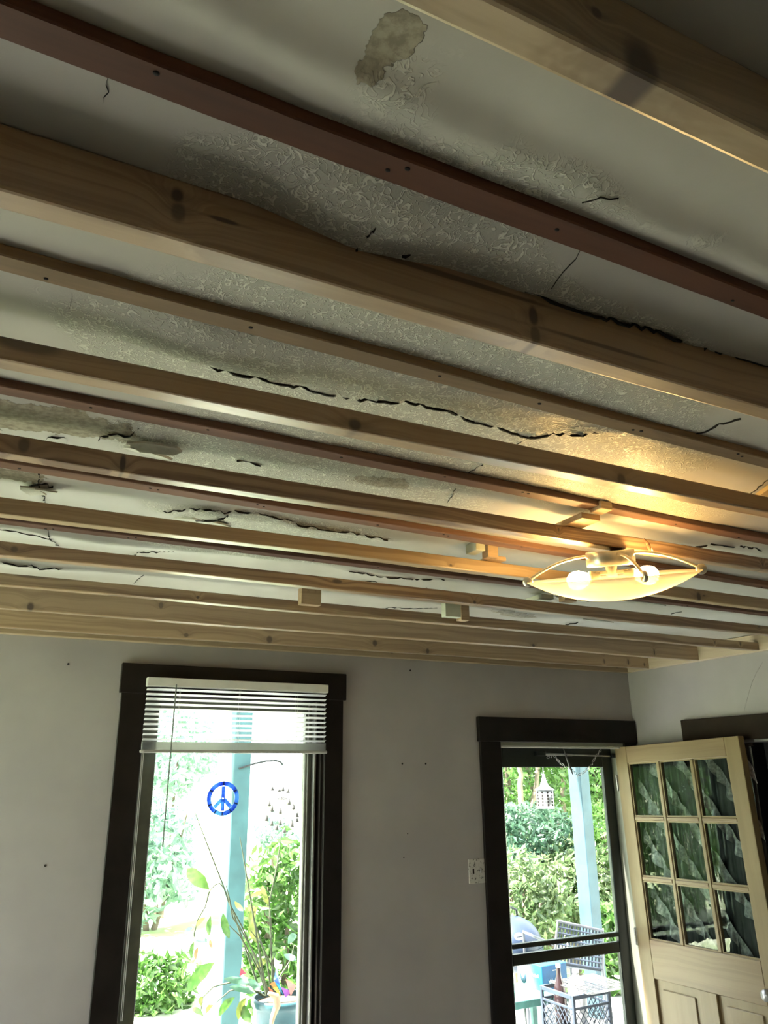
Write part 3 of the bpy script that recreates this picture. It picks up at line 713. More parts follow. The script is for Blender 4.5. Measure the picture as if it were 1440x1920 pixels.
# door closer with its chain
cl = empty('door_closer', ony((1090, 1413), WY+.075), 'silver pneumatic door closer with a sagging safety chain', 'door closer')
a, b = ony((1022, 1414), WY+.078), ony((1145, 1418), WY+.078)
part(MB().tube([a, a*.6+b*.4], .0075, 10), 'tube', M_METAL, cl); part(MB().tube([a*.6+b*.4, b], .0045, 8), 'rod', M_METAL, cl)
p = ony((1012, 1413), WY+.085); part(MB().bbox(p.x-.03, p.x+.035, WY+.07, WY+.10, p.z-.014, p.z+.014, .003), 'bracket', M_STORM, cl)
p = ony((1150, 1417), WY+.08); part(MB().bbox(p.x-.03, p.x+.012, WY+.06, WY+.10, p.z-.012, p.z+.014, .003), 'bracket', M_STORM, cl)
sp = [ony((1056+3.0*i/1.0, 1403+8.2*i), WY+.06) for i in range(7)]
part(MB().tube(sp, [.003, .0035, .006, .007, .007, .006, .003], 8), 'spring', plain('spring_dark', (.10, .10, .10), .4, .8), cl)
ch = [(1028, 1420), (1040, 1418), (1050, 1430), (1062, 1439), (1075, 1444), (1082, 1455), (1095, 1448), (1108, 1436), (1116, 1420), (1128, 1404)]
link = MB().tube([(.006*math.cos(t), .0, .011*math.sin(t)) for t in [2*math.pi*i/10 for i in range(11)]], .0017, 5, False).mesh('chain_link', M_METAL)
pts = [ony(q_, WY+.055) for q_ in ch]; k = 0
for a, b in zip(pts[:-1], pts[1:]):
    nn = max(1, int((b-a).length/.017))
    for i in range(nn):
        p = a+(b-a)*(i/nn); d = (b-a)
        place(link, 'chain_link', cl, p, (0, H2-math.atan2(d.z, d.x)+0, H2*(k % 2)*0.6)); k += 1

# wooden nine-lite leaf, open against the right wall
tilt = math.radians(-1.8)
hx, hy = 3.548, WY-.006
leaf = empty('door_leaf', (hx, hy, 0.0), 'open light wood door with nine small panes beside the dark doorway', 'door', rot=(tilt, 0, 0))
DWD = (.25, .185, .095); DDK = (.18, .125, .055)
M_DST = wood('door_stile_wood', DWD, DDK, (), .38, .8, 4.0, .45, axis='z')
M_DRL = wood('door_rail_wood', (.25, .18, .10), (.18, .115, .06), (), .38, .8, 6.0, .5, axis='y')
M_DEDGE = M_DST
DT = .044; W_ = .940; ZT_ = CZ+.150
def dz(px): return onx(px, hx).z
l0, l1 = .098, .845          # lites between these distances from the hinge
zt, zbm = CZ+.052, CZ-.905
def dbox(d0, d1, z0, z1, x0=0.0, x1=DT, b=.0025): return MB().bbox(x0, x1, -d1, -d0, z0, z1, b)
part(dbox(0, l0, .012, ZT_), 'stile', M_DST, leaf, local=True)
part(dbox(l1, W_, .012, ZT_), 'stile', M_DST, leaf, local=True)
part(dbox(l0, l1, zt, ZT_), 'rail', M_DRL, leaf, local=True)
part(dbox(l0, l1, CZ-1.10, zbm), 'rail', M_DRL, leaf, 'wide lock rail', local=True)
part(dbox(l0, l1, .012, .24), 'rail', M_DRL, leaf, local=True)
mid = (l0+l1)/2+.005
part(dbox(mid-.055, mid+.055, .24, CZ-1.10), 'stile', M_DST, leaf, local=True)
MW = .021
cw = (l1-l0-2*MW)/3; chh = (zt-zbm-2*MW)/3
for i in (1, 2):
    d = l0+cw*i+MW*(i-1)
    part(dbox(d, d+MW, zbm, zt, .002, DT-.002, .004), 'muntin', M_DST, leaf, local=True)
    z = zbm+chh*i+MW*(i-1)
    for k in range(3):
        dd = l0+k*(cw+MW); part(dbox(dd, dd+cw, z, z+MW, .002, DT-.002, .004), 'muntin', M_DRL, leaf, local=True)
M_PANE = glass('door_glass', (.80, .86, .84), 1.62, 0.10)
for i in range(3):
    for k in range(3):
        d = l0+i*(cw+MW); z = zbm+k*(chh+MW)
        part(MB().box(.018, .022, -(d+cw), -d, z, z+chh), 'pane', M_PANE, leaf, local=True)
        bd = MB()
        for (a0, a1, c0, c1) in [(d, d+.008, z, z+chh), (d+cw-.008, d+cw, z, z+chh), (d+.008, d+cw-.008, z, z+.008), (d+.008, d+cw-.008, z+chh-.008, z+chh)]:
            bd.box(.008, .018, -a1, -a0, c0, c1)
        part(bd, 'glazing_bead', M_DST, leaf, local=True)
for (a, b) in [(l0, mid-.055), (mid+.055, l1)]:
    z0, z1 = .24, CZ-1.10
    pn = part(dbox(a, b, z0, z1, .016, .030, .001), 'panel', M_DST, leaf, local=True)
    part(dbox(a+.045, b-.045, z0+.045, z1-.045, .008, .017, .006), 'raised_field', M_DST, pn, local=True)
hg = MB()
for z in (CZ-.06, 1.0, .3):
    part(MB().tube([(-.006, .004, z-.045), (-.006, .004, z+.045)], .006, 8), 'hinge', M_METAL, leaf, local=True)
part(MB().lathe([(.0, .06), (.026, .055), (.028, .035), (.012, .02), (.024, .0)], (0, -W_+.055, .86), 14, True, Matrix.Rotation(-H2, 4, 'Y')), 'door_knob', M_METAL, leaf, local=True)

# switch plate
pc = ony((894, 1633), WY)
M_SP = (lambda n: n.done(n.principled(n.mix(n.smooth(n.noise(n.obj(), 95, 4, .7), .57, .61), (.58, .57, .55), (.04, .035, .035)), .4)))(NT('spattered_plate'))
sp = empty('switch_plate', (pc.x, WY, pc.z), 'white double switch plate spattered with dark paint beside the door', 'switch plate')
part(MB().bbox(pc.x-.054, pc.x+.048, WY-.006, WY, pc.z-.060, pc.z+.060, .003), 'plate', M_SP, sp)
part(MB().bbox(pc.x-.030, pc.x-.020, WY-.008, WY-.005, pc.z-.012, pc.z+.012, .001), 'toggle_slot', M_HOLE, sp)
part(MB().bbox(pc.x+.016, pc.x+.026, WY-.015, WY-.005, pc.z-.010, pc.z+.014, .002), 'toggle', plain('toggle_grey', (.35, .34, .33), .4), sp)

# door 2: dark doorway in the right wall, curtain hanging in it
d2 = empty('door_2', (WX, 2.9, 0), 'dark open doorway with brown casing in the right wall', kind='structure')
part(MB().bbox(WX-.028, WX, 2.28, 3.445, CZ+.162, CZ+.288, .003), 'header', M_TRIM2, d2)
part(MB().bbox(WX-.02, WX, 3.325, 3.435, 0, CZ+.164, .002), 'casing', M_TRIM2, d2)
part(MB().bbox(WX-.02, WX, 2.30, 2.425, 0, CZ+.164, .002), 'casing', M_TRIM2, d2)
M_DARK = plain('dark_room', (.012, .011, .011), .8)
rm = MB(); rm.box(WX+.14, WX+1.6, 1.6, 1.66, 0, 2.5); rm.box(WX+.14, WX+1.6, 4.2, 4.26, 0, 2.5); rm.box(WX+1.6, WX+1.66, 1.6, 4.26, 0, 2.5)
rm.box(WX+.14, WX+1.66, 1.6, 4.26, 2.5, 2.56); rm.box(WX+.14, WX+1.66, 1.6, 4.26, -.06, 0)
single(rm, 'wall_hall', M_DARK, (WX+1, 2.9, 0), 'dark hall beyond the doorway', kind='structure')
cu = empty('ruffled_curtain', (WX-.05, 3.2, 0.0), 'black curtain with slanting ruffled bands seen through the door panes', 'curtain')
mb = MB(); K = 60; vs = []
ca, cb_ = 3.80, 2.97
for z in (0.06, CZ+.14):
    for i in range(K+1):
        y = ca+(cb_-ca)*i/K; vs.append((WX-.044+.006*math.sin(i*1.9)+.003*math.sin(i*.7), y, z))
mb.add(vs, [(i, i+1, K+1+i+1, K+1+i) for i in range(K)], True)
nC = NT('curtain_black'); M_CUR = nC.done(nC.principled(nC.mix(nC.smooth(nC.noise(nC.mapv(nC.obj(), (1, 60, 2)), 1, 2), .35, .65), (.010, .009, .010), (.045, .04, .042)), .45))
part(mb, 'cloth', M_CUR, cu)
M_RUF = plain('ruffle_satin', (.30, .27, .27), .30, 0, .5, 60, 0.0, .8)
# bands descend toward the free edge of the door
for bi, off in enumerate([-.62, -.34, -.06, .22, .50, .78, 1.06]):
    mb = MB(); vs = []; K = 90; cols = 4
    y_s, z_s = ca, CZ-.05+off-.55+.55
    for i in range(K+1):
        t = i/K; y = ca+(cb_-ca)*t; z = CZ+.02+off-1.05*t*1.0
        for c_ in range(cols):
            w = c_/(cols-1); ph = i*0.95+1.3*math.sin(i*.31+bi)+w*.8
            zz_ = z-.085*w+.008*math.sin(ph*.7)
            vs.append((WX-.056-.010*math.sin(ph)*(.3+w)-.004*w, y+.012*math.cos(ph*.9)*w, max(.07, min(CZ+.13, zz_))))
    mb.add(vs, [(i*cols+c_, (i+1)*cols+c_, (i+1)*cols+c_+1, i*cols+c_+1) for i in range(K) for c_ in range(cols-1)], True)
    part(mb, 'ruffle_band', M_RUF, cu)
part(MB().tube([(WX-.045, ca+.01, CZ+.135), (WX-.045, cb_-.02, CZ+.135)], .008, 8), 'curtain_rod', M_TRIM2, cu)

# ------------------------------------------------------------------ ceiling lamp (hangs tilted toward the camera)
lc = ony((1148, 1082), 1.63)
dirh = math.atan2(lc.y, lc.x)
ax = Vector((-math.sin(dirh), math.cos(dirh), 0))        # horizontal, across the view
lamp = empty('ceiling_lamp', lc, 'lit bowl lamp of frosted glass hung from three curved arms', 'ceiling lamp')
TL = math.radians(15.0)
# local frame: e0 toward the camera (down-tilted), e1 across, e2 up
e1 = Vector((math.sin(dirh), -math.cos(dirh), 0))       # to the right in the picture
h0 = Vector((-math.cos(dirh), -math.sin(dirh), 0))      # toward the camera
e0 = h0*math.cos(TL) - Vector((0, 0, 1))*math.sin(TL)
e2 = e1.cross(e0)*-1 if e1.cross(e0).z < 0 else e1.cross(e0)
lamp.rotation_mode = 'QUATERNION'
Rm = Matrix((e1, e2.cross(e1), e2)).transposed()         # local x right, y away, z up
lamp.rotation_quaternion = Rm.to_quaternion(); lamp.scale = (.886, .886, .886)
n = NT('frosted_bowl')
cB = (1.0, .96, .84)
trn = n.node('ShaderNodeBsdfTranslucent', {'Color': cB}).outputs[0]; dif = n.node('ShaderNodeBsdfDiffuse', {'Color': cB}).outputs[0]
tp = n.node('ShaderNodeBsdfTransparent', {'Color': (1, .96, .85)}).outputs[0]
a_ = n.node('ShaderNodeMixShader', {0: .55, 1: dif, 2: trn}).outputs[0]
b_ = n.node('ShaderNodeMixShader', {0: .06, 1: a_, 2: n.node('ShaderNodeBsdfGlossy', {'Roughness': .15}).outputs[0]}).outputs[0]
M_BOWL = n.done(n.node('ShaderNodeMixShader', {0: .14, 1: b_, 2: tp}).outputs[0])
M_NICK = plain('brushed_nickel', (.62, .58, .50), .32, 1.0, .06, 40)
M_BULB = emit('bulb_glow', (1.0, .63, .22), 125)
M_SOCK = plain('socket_cream', (.72, .64, .48), .4)
RB = .268
bp = [(0.002, -.075)]+[(RB*t, -.075+.075*t**2.1) for t in [i/14 for i in range(1, 15)]]
ip = [(r, z+.004) for (r, z) in bp][::-1]
part(MB().lathe(bp+[(RB+.002, .002)]+ip, seg=64), 'glass_bowl', M_BOWL, lamp, 'frosted glass bowl', local=True)
part(MB().lathe([(.0, .036), (.074, .036), (.076, .040), (.076, .082), (.074, .084), (0, .084)], seg=40), 'canopy', M_NICK, lamp, local=True)
part(MB().lathe([(.0, .0), (.016, .0), (.018, .012), (.018, .034), (0, .036)], seg=16), 'stem', M_SOCK, lamp, local=True)
part(MB().bbox(-.05, .05, -.012, .012, .010, .022, .002), 'socket_bar', M_SOCK, lamp, local=True)
for s_ in (-1, 1):
    Ms = Matrix.Translation((s_*.036, 0, .006)) @ Matrix.Rotation(s_*math.radians(97), 4, 'Y')
    part(MB().lathe([(.0, 0), (.018, 0), (.019, .02), (.022, .024), (.022, .034), (.016, .036)], (0, 0, 0), 16, True, Ms), 'socket', M_SOCK, lamp, local=True)
    part(MB().lathe([(.014, .032), (.022, .046), (.030, .062), (.031, .078), (.026, .094), (.014, .104), (.0, .107)], (0, 0, 0), 20, True, Ms), 'bulb', M_BULB, lamp, 'glowing bulb', local=True)
for ang in (178, 2, 295-6):
    t = math.radians(ang); c, s_ = math.cos(t), math.sin(t)
    pts = []
    for i in range(15):
        u = i/14; r = .070+(RB-.070)*u; z = .072-.066*u**2.0
        pts.append((r*c, r*s_, z))
    arm = part(MB().tube(pts, .0052, 8), 'arm', M_NICK, lamp, local=True)
    Mc = Matrix.Translation((RB*c, RB*s_, .004)) @ Matrix.Rotation(t, 4, 'Z') @ Matrix.Rotation(H2, 4, 'X')
    part(MB().lathe([(0, -.006), (.015, -.006), (.017, -.004), (.017, .004), (.015, .006), (0, .006)], (0, 0, 0), 18, True, Mc), 'clip', M_NICK, arm, local=True)

# small scrap on the joist above the lamp
p = ony((1213, 1028), 1.605)
sc = empty('wood_splinter', (p.x, 1.61, p.z), 'frayed brown splinter sticking out of the joist above the lamp', 'splinter')
part(MB().tube([p+Vector((-.012, -.004, .026)), p+Vector((-.004, -.010, .008)), p+Vector((.006, -.008, -.012))], [.003, .006, .005], 7), 'chip', plain('splinter_brown', (.20, .10, .05), .7, 0, .5, 90), sc)
part(MB().tube([p+Vector((.0, -.010, .004)), p+Vector((.010, -.012, -.014))], [.003, .0045], 6), 'pale_fibre', plain('splinter_pale', (.60, .52, .40), .7, 0, .4, 90), sc)

# ------------------------------------------------------------------ outside
GZ = -0.40
n = NT('sunny_ground'); v = n.obj()
cg = n.mix(n.smooth(n.noise(v, .9, 4), .40, .62), (.58, .64, .48), (.32, .44, .18))
M_GRND = n.done(n.principled(cg, .9, 0, .1))
single(MB().box(-60, 60, -60, 90, GZ-.2, GZ), 'ground', M_GRND, (0, 0, GZ-.2), 'pale sunlit ground outside', kind='structure')
single(MB().box(-2.5, 9.5, WY+.16, 6.9, GZ, -.12), 'porch_floor', plain('porch_boards', (.40, .42, .40), .7, 0, .15, 4), (2, 5, GZ), 'grey porch floor outside the door', kind='structure')
M_POST = plain('teal_post', (.045, .125, .13), .6, 0, .18, 5)
M_POST2 = plain('blue_post', (.04, .085, .11), .6, 0, .18, 5)
def post(px, y, w, rot, mat, lab):
    p = ony(px, y)
    M = Matrix.Translation((p.x, y, 0)) @ Matrix.Rotation(rot, 4, 'Z')
    single(MB().bbox(-w/2, w/2, -w/2, w/2, -.12, 3.0, .006, M), 'porch_post', mat, (p.x, y, -.12), lab, 'post', 'porch posts')
    return p
post((440, 1600), 6.2, .140, .10, M_POST, 'weathered teal porch post outside the window')
post((1093, 1550), 6.2, .140, .22, M_POST2, 'blue porch post outside the glazed door')
single(MB().bbox(-2.5, 9.5, 6.11, 6.29, 3.0, 3.2, .005), 'porch_beam', M_POST, (2, 6.2, 3.0), 'teal beam on top of the porch posts', 'beam')

LEAFS = [leafmat('leaf_haze', (.20, .34, .27), (.34, .48, .40)), leafmat('leaf_dark', (.02, .07, .015), (.05, .14, .03)), leafmat('leaf_mid', (.04, .12, .02), (.10, .21, .045)), leafmat('leaf_pale', (.07, .14, .05), (.18, .24, .11)), leafmat('leaf_teal', (.03, .09, .055), (.09, .17, .10))]  # first leaf tone is lightened: bright haze put into the distant trees' colour
def foliage(cx, cy, cz_, rx, ry, rz, n, size, seed, shell=.55):
    r = np.random.RandomState(seed)
    d = r.randn(n, 3); d /= np.linalg.norm(d, axis=1)[:, None]; rad = (shell+(1-shell)*r.rand(n))[:, None]
    lump = 1+.25*np.sin(d[:, :1]*5+seed)*np.cos(d[:, 2:]*4+seed*.7)
    p = d*rad*lump*np.array([rx, ry, rz])+np.array([cx, cy, cz_])
    a = r.randn(n, 3); a /= np.linalg.norm(a, axis=1)[:, None]; b = np.cross(a, r.randn(n, 3)); b /= np.linalg.norm(b, axis=1)[:, None]
    s = size*(.6+.8*r.rand(n))[:, None]
    c = np.cross(a, b)
    v = np.stack([p-a*s, p+b*s*.42+c*s*.12, p+a*s, p-b*s*.42+c*s*.12], 1).reshape(-1, 3)
    k = np.arange(n)*4
    f = np.concatenate([np.stack([k, k+1, k+2], 1), np.stack([k, k+2, k+3], 1)])
    return v, f
def bush(px, y, rx, ry, rz, n, size, mat, seed, lab, name='leafy_bush', cat='bush', group='greenery behind the porch', trunk=True, zc=None):
    p = ony(px, y) if len(px) == 2 else Vector((px[0], y, 0))
    if zc is not None: p.z = zc
    base = (p.x, y, GZ)
    o = empty(name, base, lab, cat, group)
    v, f = foliage(p.x, y, p.z, rx, ry, rz, n, size, seed)
    keep = v[:, 2].reshape(-1, 4).min(1) if False else None
    v[:, 2] = np.maximum(v[:, 2], GZ+.01)
    me = bpy.data.meshes.new('foliage'); me.from_pydata((v-np.array(base)).tolist(), [], f.tolist()); me.update(); me.materials.append(mat)
    part(me, 'foliage', mat, o)
    if trunk:
        M_BARK = plain('bark', (.16, .13, .10), .9, 0, .3, 12)
        rr = random.Random(seed)
        for k in range(3):
            dx, dy = (rr.random()-.5)*rx, (rr.random()-.5)*ry
            part(MB().tube([(p.x+dx*.2, y+dy*.2, GZ), (p.x+dx*.6, y+dy*.5, (GZ+p.z)/2), (p.x+dx*1.2, y+dy, p.z+rz*.6)], [.05, .035, .012], 6), 'stem', M_BARK, o)
# dense growth seen through the door
bush((960, 1500), 12.0, 1.5, 1.2, 1.7, 9000, .065, LEAFS[2], 11, 'tall bright green bush behind the hanging lantern', zc=2.2)
bush((1040, 1470), 14.0, 1.6, 1.2, 2.2, 9000, .07, LEAFS[1], 12, 'tall dark leafy thicket left of the blue post', zc=2.4)
bush((1150, 1500), 12.5, 1.5, 1.1, 1.9, 8000, .065, LEAFS[2], 13, 'leafy thicket right of the blue post', zc=2.2)
bush((1250, 1500), 12.0, 1.6, 1.1, 1.9, 6000, .065, LEAFS[1], 14, 'thicket at the far right edge of the door view', zc=2.1)
bush((1000, 1640), 9.0, 1.0, .7, .62, 5500, .05, LEAFS[4], 15, 'silvery green shrub below the lantern', zc=.95)
bush((1075, 1690), 8.3, .8, .6, .55, 4000, .05, LEAFS[3], 16, 'pale sunlit shrub behind the patio chair', zc=.55)
bush((970, 1700), 8.0, .6, .5, .5, 3200, .05, LEAFS[3], 17, 'yellowish sunlit shrub behind the grill', zc=.5)
bush((1140, 1680), 8.4, .45, .5, .75, 3000, .05, LEAFS[2], 18, 'fern-like shrub between post and door frame', zc=.7)
bush((1160, 1850), 6.8, .3, .3, .5, 1500, .07, LEAFS[2], 19, 'grassy clump beside the milk crate', zc=.15)
for k, (px, tp_) in enumerate([((975, 1470), (968, 1435)), ((995, 1520), (1005, 1430)), ((1055, 1490), (1048, 1430)), ((1005, 1540), (985, 1440))]):
    a, b = ony(px, 10.8+.3*k), ony(tp_, 10.8+.3*k)
    single(MB().tube([(a.x, a.y, GZ), tuple(a), tuple((a+b)/2+Vector((.06, 0, 0))), tuple(b+(b-a)*1.2)], [.05, .045, .04, .03], 7), 'sapling_trunk', plain('bark', (.16, .13, .10), .9), (a.x, a.y, GZ),
           ['thin grey trunk at the left edge of the door view', 'leaning trunk left of the lantern', 'slim trunk right of the lantern', 'bent trunk just left of the lantern chain'][k], 'tree trunk', 'trunks behind the porch')
# greenery seen through the window
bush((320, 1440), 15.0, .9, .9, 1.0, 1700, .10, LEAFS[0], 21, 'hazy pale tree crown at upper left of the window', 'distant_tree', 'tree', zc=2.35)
bush((290, 1600), 14.0, .75, .8, 1.0, 1700, .10, LEAFS[0], 22, 'teal tree paled with painted haze beside the hanging wand', 'distant_tree', 'tree', zc=.7)
bush((290, 1840), 9.5, .48, .4, .38, 1200, .06, LEAFS[2], 23, 'bright green low clump at lower left of the window', zc=-.25, trunk=False)
bush((530, 1760), 8.0, .42, .4, 1.0, 1700, .07, LEAFS[2], 24, 'tall green weeds behind the flower pot', zc=.35)
bush((520, 1610), 14.0, .4, .5, .35, 500, .08, LEAFS[0], 25, 'small bush paled with painted haze to the right of the teal post', 'distant_tree', 'tree', zc=.9)

bush((-4.2, 0, 0), 11.0, 2.2, 1.2, 2.0, 5000, .10, LEAFS[2], 31, 'broad green thicket left of the view, mirrored in the door panes', zc=1.6)
bush((-6.5, 0, 0), 13.5, 2.5, 1.2, 2.6, 4000, .12, LEAFS[1], 32, 'tall dark trees left of the view, mirrored in the upper door panes', 'distant_tree', 'tree', zc=2.8)

# lantern
lp = ony((1022, 1497), 5.0)
ln = empty('hanging_lantern', lp, 'silver punched-metal lantern hanging outside the door', 'lantern')
M_TIN = plain('tin', (.62, .65, .68), .35, .85, .1, 30); rL = .064
part(MB().lathe([(.001, -.07), (rL, -.07), (rL, .062), (rL-.003, .062), (rL-.003, -.066), (.001, -.066)], lp, 20), 'body', M_TIN, ln)
part(MB().lathe([(rL+.012, .060), (rL*.55, .085), (.022, .115), (.012, .150), (.006, .172), (0, .175)], lp, 20), 'roof', M_TIN, ln)
slot = MB().box(-.006, .006, -.002, .002, -.008, .008).mesh('slot', M_HOLE)
for k in range(10):
    for j in range(5):
        t = 2*math.pi*k/10
        place(slot, 'slot', ln, lp+Vector(((rL+.0005)*math.cos(t), (rL+.0005)*math.sin(t), -.045+.022*j)), (0, 0, t+H2))
part(MB().tube([lp+Vector((0, 0, .17)), lp+Vector((0, 0, .22)), Vector((lp.x, 6.15, 3.0))], .003, 5), 'hanger', M_METAL, ln)

# wind chime of small tin bells
wp = ony((530, 1497), 5.0)
wob = random.Random(3)
wc = empty('wind_chime', wp, 'wind chime of small dangling bells outside the window', 'wind chime')
M_CH = plain('chime_grey', (.06, .06, .055), .6, .2)
part(MB().lathe([(0, .012), (.014, .008), (.03, 0), (.034, -.006), (0, -.006)], wp, 14), 'hub', M_CH, wc)
bell = MB().lathe([(.001, .020), (.006, .014), (.013, -.016), (.011, -.018), (.001, .012)], seg=8).mesh('bell', M_CH)
for (x, y) in [(512, 1478), (523, 1480), (543, 1480), (532, 1475), (503, 1507), (512, 1515), (542, 1502), (553, 1511), (527, 1524), (500, 1532), (556, 1525), (546, 1545), (555, 1541), (535, 1553), (518, 1553), (526, 1543), (509, 1540)]:
    p = ony((x+wob.uniform(-3, 3), y+wob.uniform(-4, 4)), 5.0+.06*math.sin(x)); place(bell, 'bell', wc, p, None, (1, 1, wob.uniform(.6, 1.1)))
    part(MB().tube([p+Vector((0, 0, .014)), wp*.7+p*.3+Vector((0, 0, .06))], .0014, 4), 'thread', M_CH, wc)
part(MB().tube([wp, Vector((wp.x, 6.15, 3.0))], .0008, 4), 'hanger', M_CH, wc)

# curved plant hook with a glass bulb
hk = [ony(q_, 6.12) for q_ in [(448, 1441), (458, 1438), (480, 1431), (500, 1427), (517, 1426), (526, 1429), (530, 1434)]]
hh_ = empty('wire_hook', hk[0], 'thin curved wire hook with a small glass bulb on the teal post', 'hook')
part(MB().tube(hk, .008, 6), 'wire', M_STORM, hh_)
part(MB().lathe([(0, .03), (.012, .025), (.012, .012), (.018, .0), (.022, -.014), (.015, -.030), (0, -.036)], hk[-1]-Vector((0, 0, .02)), 12), 'bulb_cap', glass('bulb_clear', (.8, .95, .9)), hh_)

# potted plant
yp = 4.55
pp = ony((527, 1868), yp); pr = .155
pot = empty('potted_plant', (pp.x, yp, -.12), 'leggy large-leaved plant in a blue-green pot outside the window', 'potted plant')
M_POT = plain('pot_glaze', (.03, .10, .12), .3, 0, .25, 6)
part(MB().lathe([(pr*.92, -.0), (pr, .0), (pr*1.02, -.012), (pr*1.0, -.035), (pr*.93, -.045), (pr*.97, -.12), (pr*.85, -.26), (pr*.62, -.36), (0, -.36)], pp, 28), 'pot', M_POT, pot)
part(MB().lathe([(0, -.03), (pr*.94, -.03)], pp, 20), 'soil', plain('soil', (.08, .06, .04), .9), pot)
zs0 = pp.z-.36
part(MB().lathe([(.001, 0), (.13, 0), (.13, -.03), (.05, -.05), (.04, -(zs0+.12)+.04), (.12, -(zs0+.12)), (0, -(zs0+.12))], (pp.x, yp, zs0), 18), 'stand', M_STORM, pot)
M_STEM = plain('plant_stem', (.07, .09, .05), .7)
def pix(l, dy=0): return [ony(q_, yp+dy) for q_ in l]
STEMS = [[(500, 1866), (480, 1800), (455, 1740), (428, 1690), (420, 1665), (412, 1656), (402, 1660), (392, 1672)],
         [(392, 1672), (385, 1700), (370, 1725), (364, 1750), (364, 1765)],
         [(505, 1868), (478, 1790), (450, 1740), (436, 1720), (431, 1690), (424, 1660)],
         [(495, 1868), (470, 1848), (440, 1840), (400, 1850), (380, 1870), (375, 1905)],
         [(510, 1868), (500, 1800), (478, 1730), (465, 1710)], [(508, 1866), (470, 1790), (450, 1755), (430, 1735)],
         [(498, 1868), (460, 1850), (430, 1858), (405, 1880)], [(520, 1866), (513, 1820), (490, 1770), (470, 1745)],
         [(512, 1866), (505, 1690), (520, 1620), (528, 1560)], [(490, 1866), (430, 1690), (395, 1600), (365, 1522)],
         [(500, 1866), (462, 1640), (450, 1570)], [(505, 1862), (545, 1800), (552, 1770)]]
for i, l in enumerate(STEMS):
    part(MB().tube(pix(l, .05*math.sin(i*2.3)), [.006]+[.0042]*(len(l)-2)+[.002], 6), 'stem', M_STEM, pot)
M_PL = [leafmat('plant_leaf_a', (.03, .095, .014), (.08, .16, .035), .6), leafmat('plant_leaf_b', (.12, .16, .03), (.20, .235, .055), .6), leafmat('plant_leaf_c', (.05, .15, .09), (.11, .21, .15), .5), leafmat('plant_leaf_d', (.22, .13, .05), (.28, .18, .08), .4)]
def bigleaf(a, b, w, mi, dy=0, bend=.15):
    A, B = ony(a, yp+dy), ony(b, yp+dy-.05); d = B-A; L = d.length; t = d.normalized()
    side = t.cross(Vector((0, 1, 0))).normalized(); nrm = side.cross(t).normalized(); side = (side*.9+nrm*.35).normalized()
    prof_ = [(0, .05), (.12, .45), (.3, .85), (.5, 1), (.7, .85), (.85, .5), (.96, .18), (1, .02)]
    vs = []
    for (u, ww) in prof_:
        c = A+t*L*u+nrm*(bend*L*math.sin(u*math.pi)); k_ = 1.3*w*ww*(1+.1*math.sin(u*23))
        vs += [c+side*k_+nrm*k_*.25, c, c-side*k_+nrm*k_*.25]
    fs = []
    for i in range(len(prof_)-1):
        b0 = 3*i; fs += [(b0, b0+1, b0+4, b0+3), (b0+1, b0+2, b0+5, b0+4)]
    part(MB().add(vs, fs, True), 'leaf', M_PL[mi], pot)
for a in [((392, 1668), (352, 1628), .030, 0), ((402, 1805), (350, 1860), .036, 0, .1), ((418, 1712), (430, 1760), .020, 0), ((364, 1765), (358, 1796), .013, 0), ((372, 1775), (366, 1800), .012, 3),
          ((395, 1718), (392, 1755), .014, 0), ((385, 1720), (368, 1738), .012, 1), ((362, 1740), (346, 1750), .012, 2), ((366, 1764), (392, 1764), .010, 2), ((394, 1760), (398, 1778), .010, 3),
          ((470, 1722), (484, 1770), .022, 1), ((482, 1700), (468, 1735), .020, 1), ((440, 1690), (456, 1708), .012, 1), ((500, 1672), (468, 1682), .012, 1), ((478, 1712), (472, 1700), .016, 1),
          ((494, 1808), (480, 1815), .016, 1), ((486, 1812), (498, 1800), .016, 1), ((440, 1870), (410, 1905), .022, 0), ((462, 1870), (446, 1912), .022, 1), ((450, 1880), (470, 1918), .024, 0),
          ((420, 1835), (470, 1845), .014, 2), ((430, 1850), (480, 1862), .014, 2), ((380, 1868), (376, 1885), .014, 1), ((400, 1885), (385, 1900), .014, 1), ((465, 1835), (490, 1858), .016, 2),
          ((540, 1770), (556, 1752), .016, 2), ((532, 1790), (556, 1800), .014, 2), ((382, 1905), (362, 1890), .012, 0), ((505, 1700), (492, 1660), .012, 1)]:
    bigleaf(*a)
lf = [ony(q_, yp-.16) for q_ in [(503, 1862), (517, 1868), (520, 1885), (512, 1905), (508, 1925)]]
part(MB().tube(lf, [.008, .02, .018, .014, .010], 6), 'dry_leaf', plain('dry_leaf', (.45, .34, .22), .8), pot)

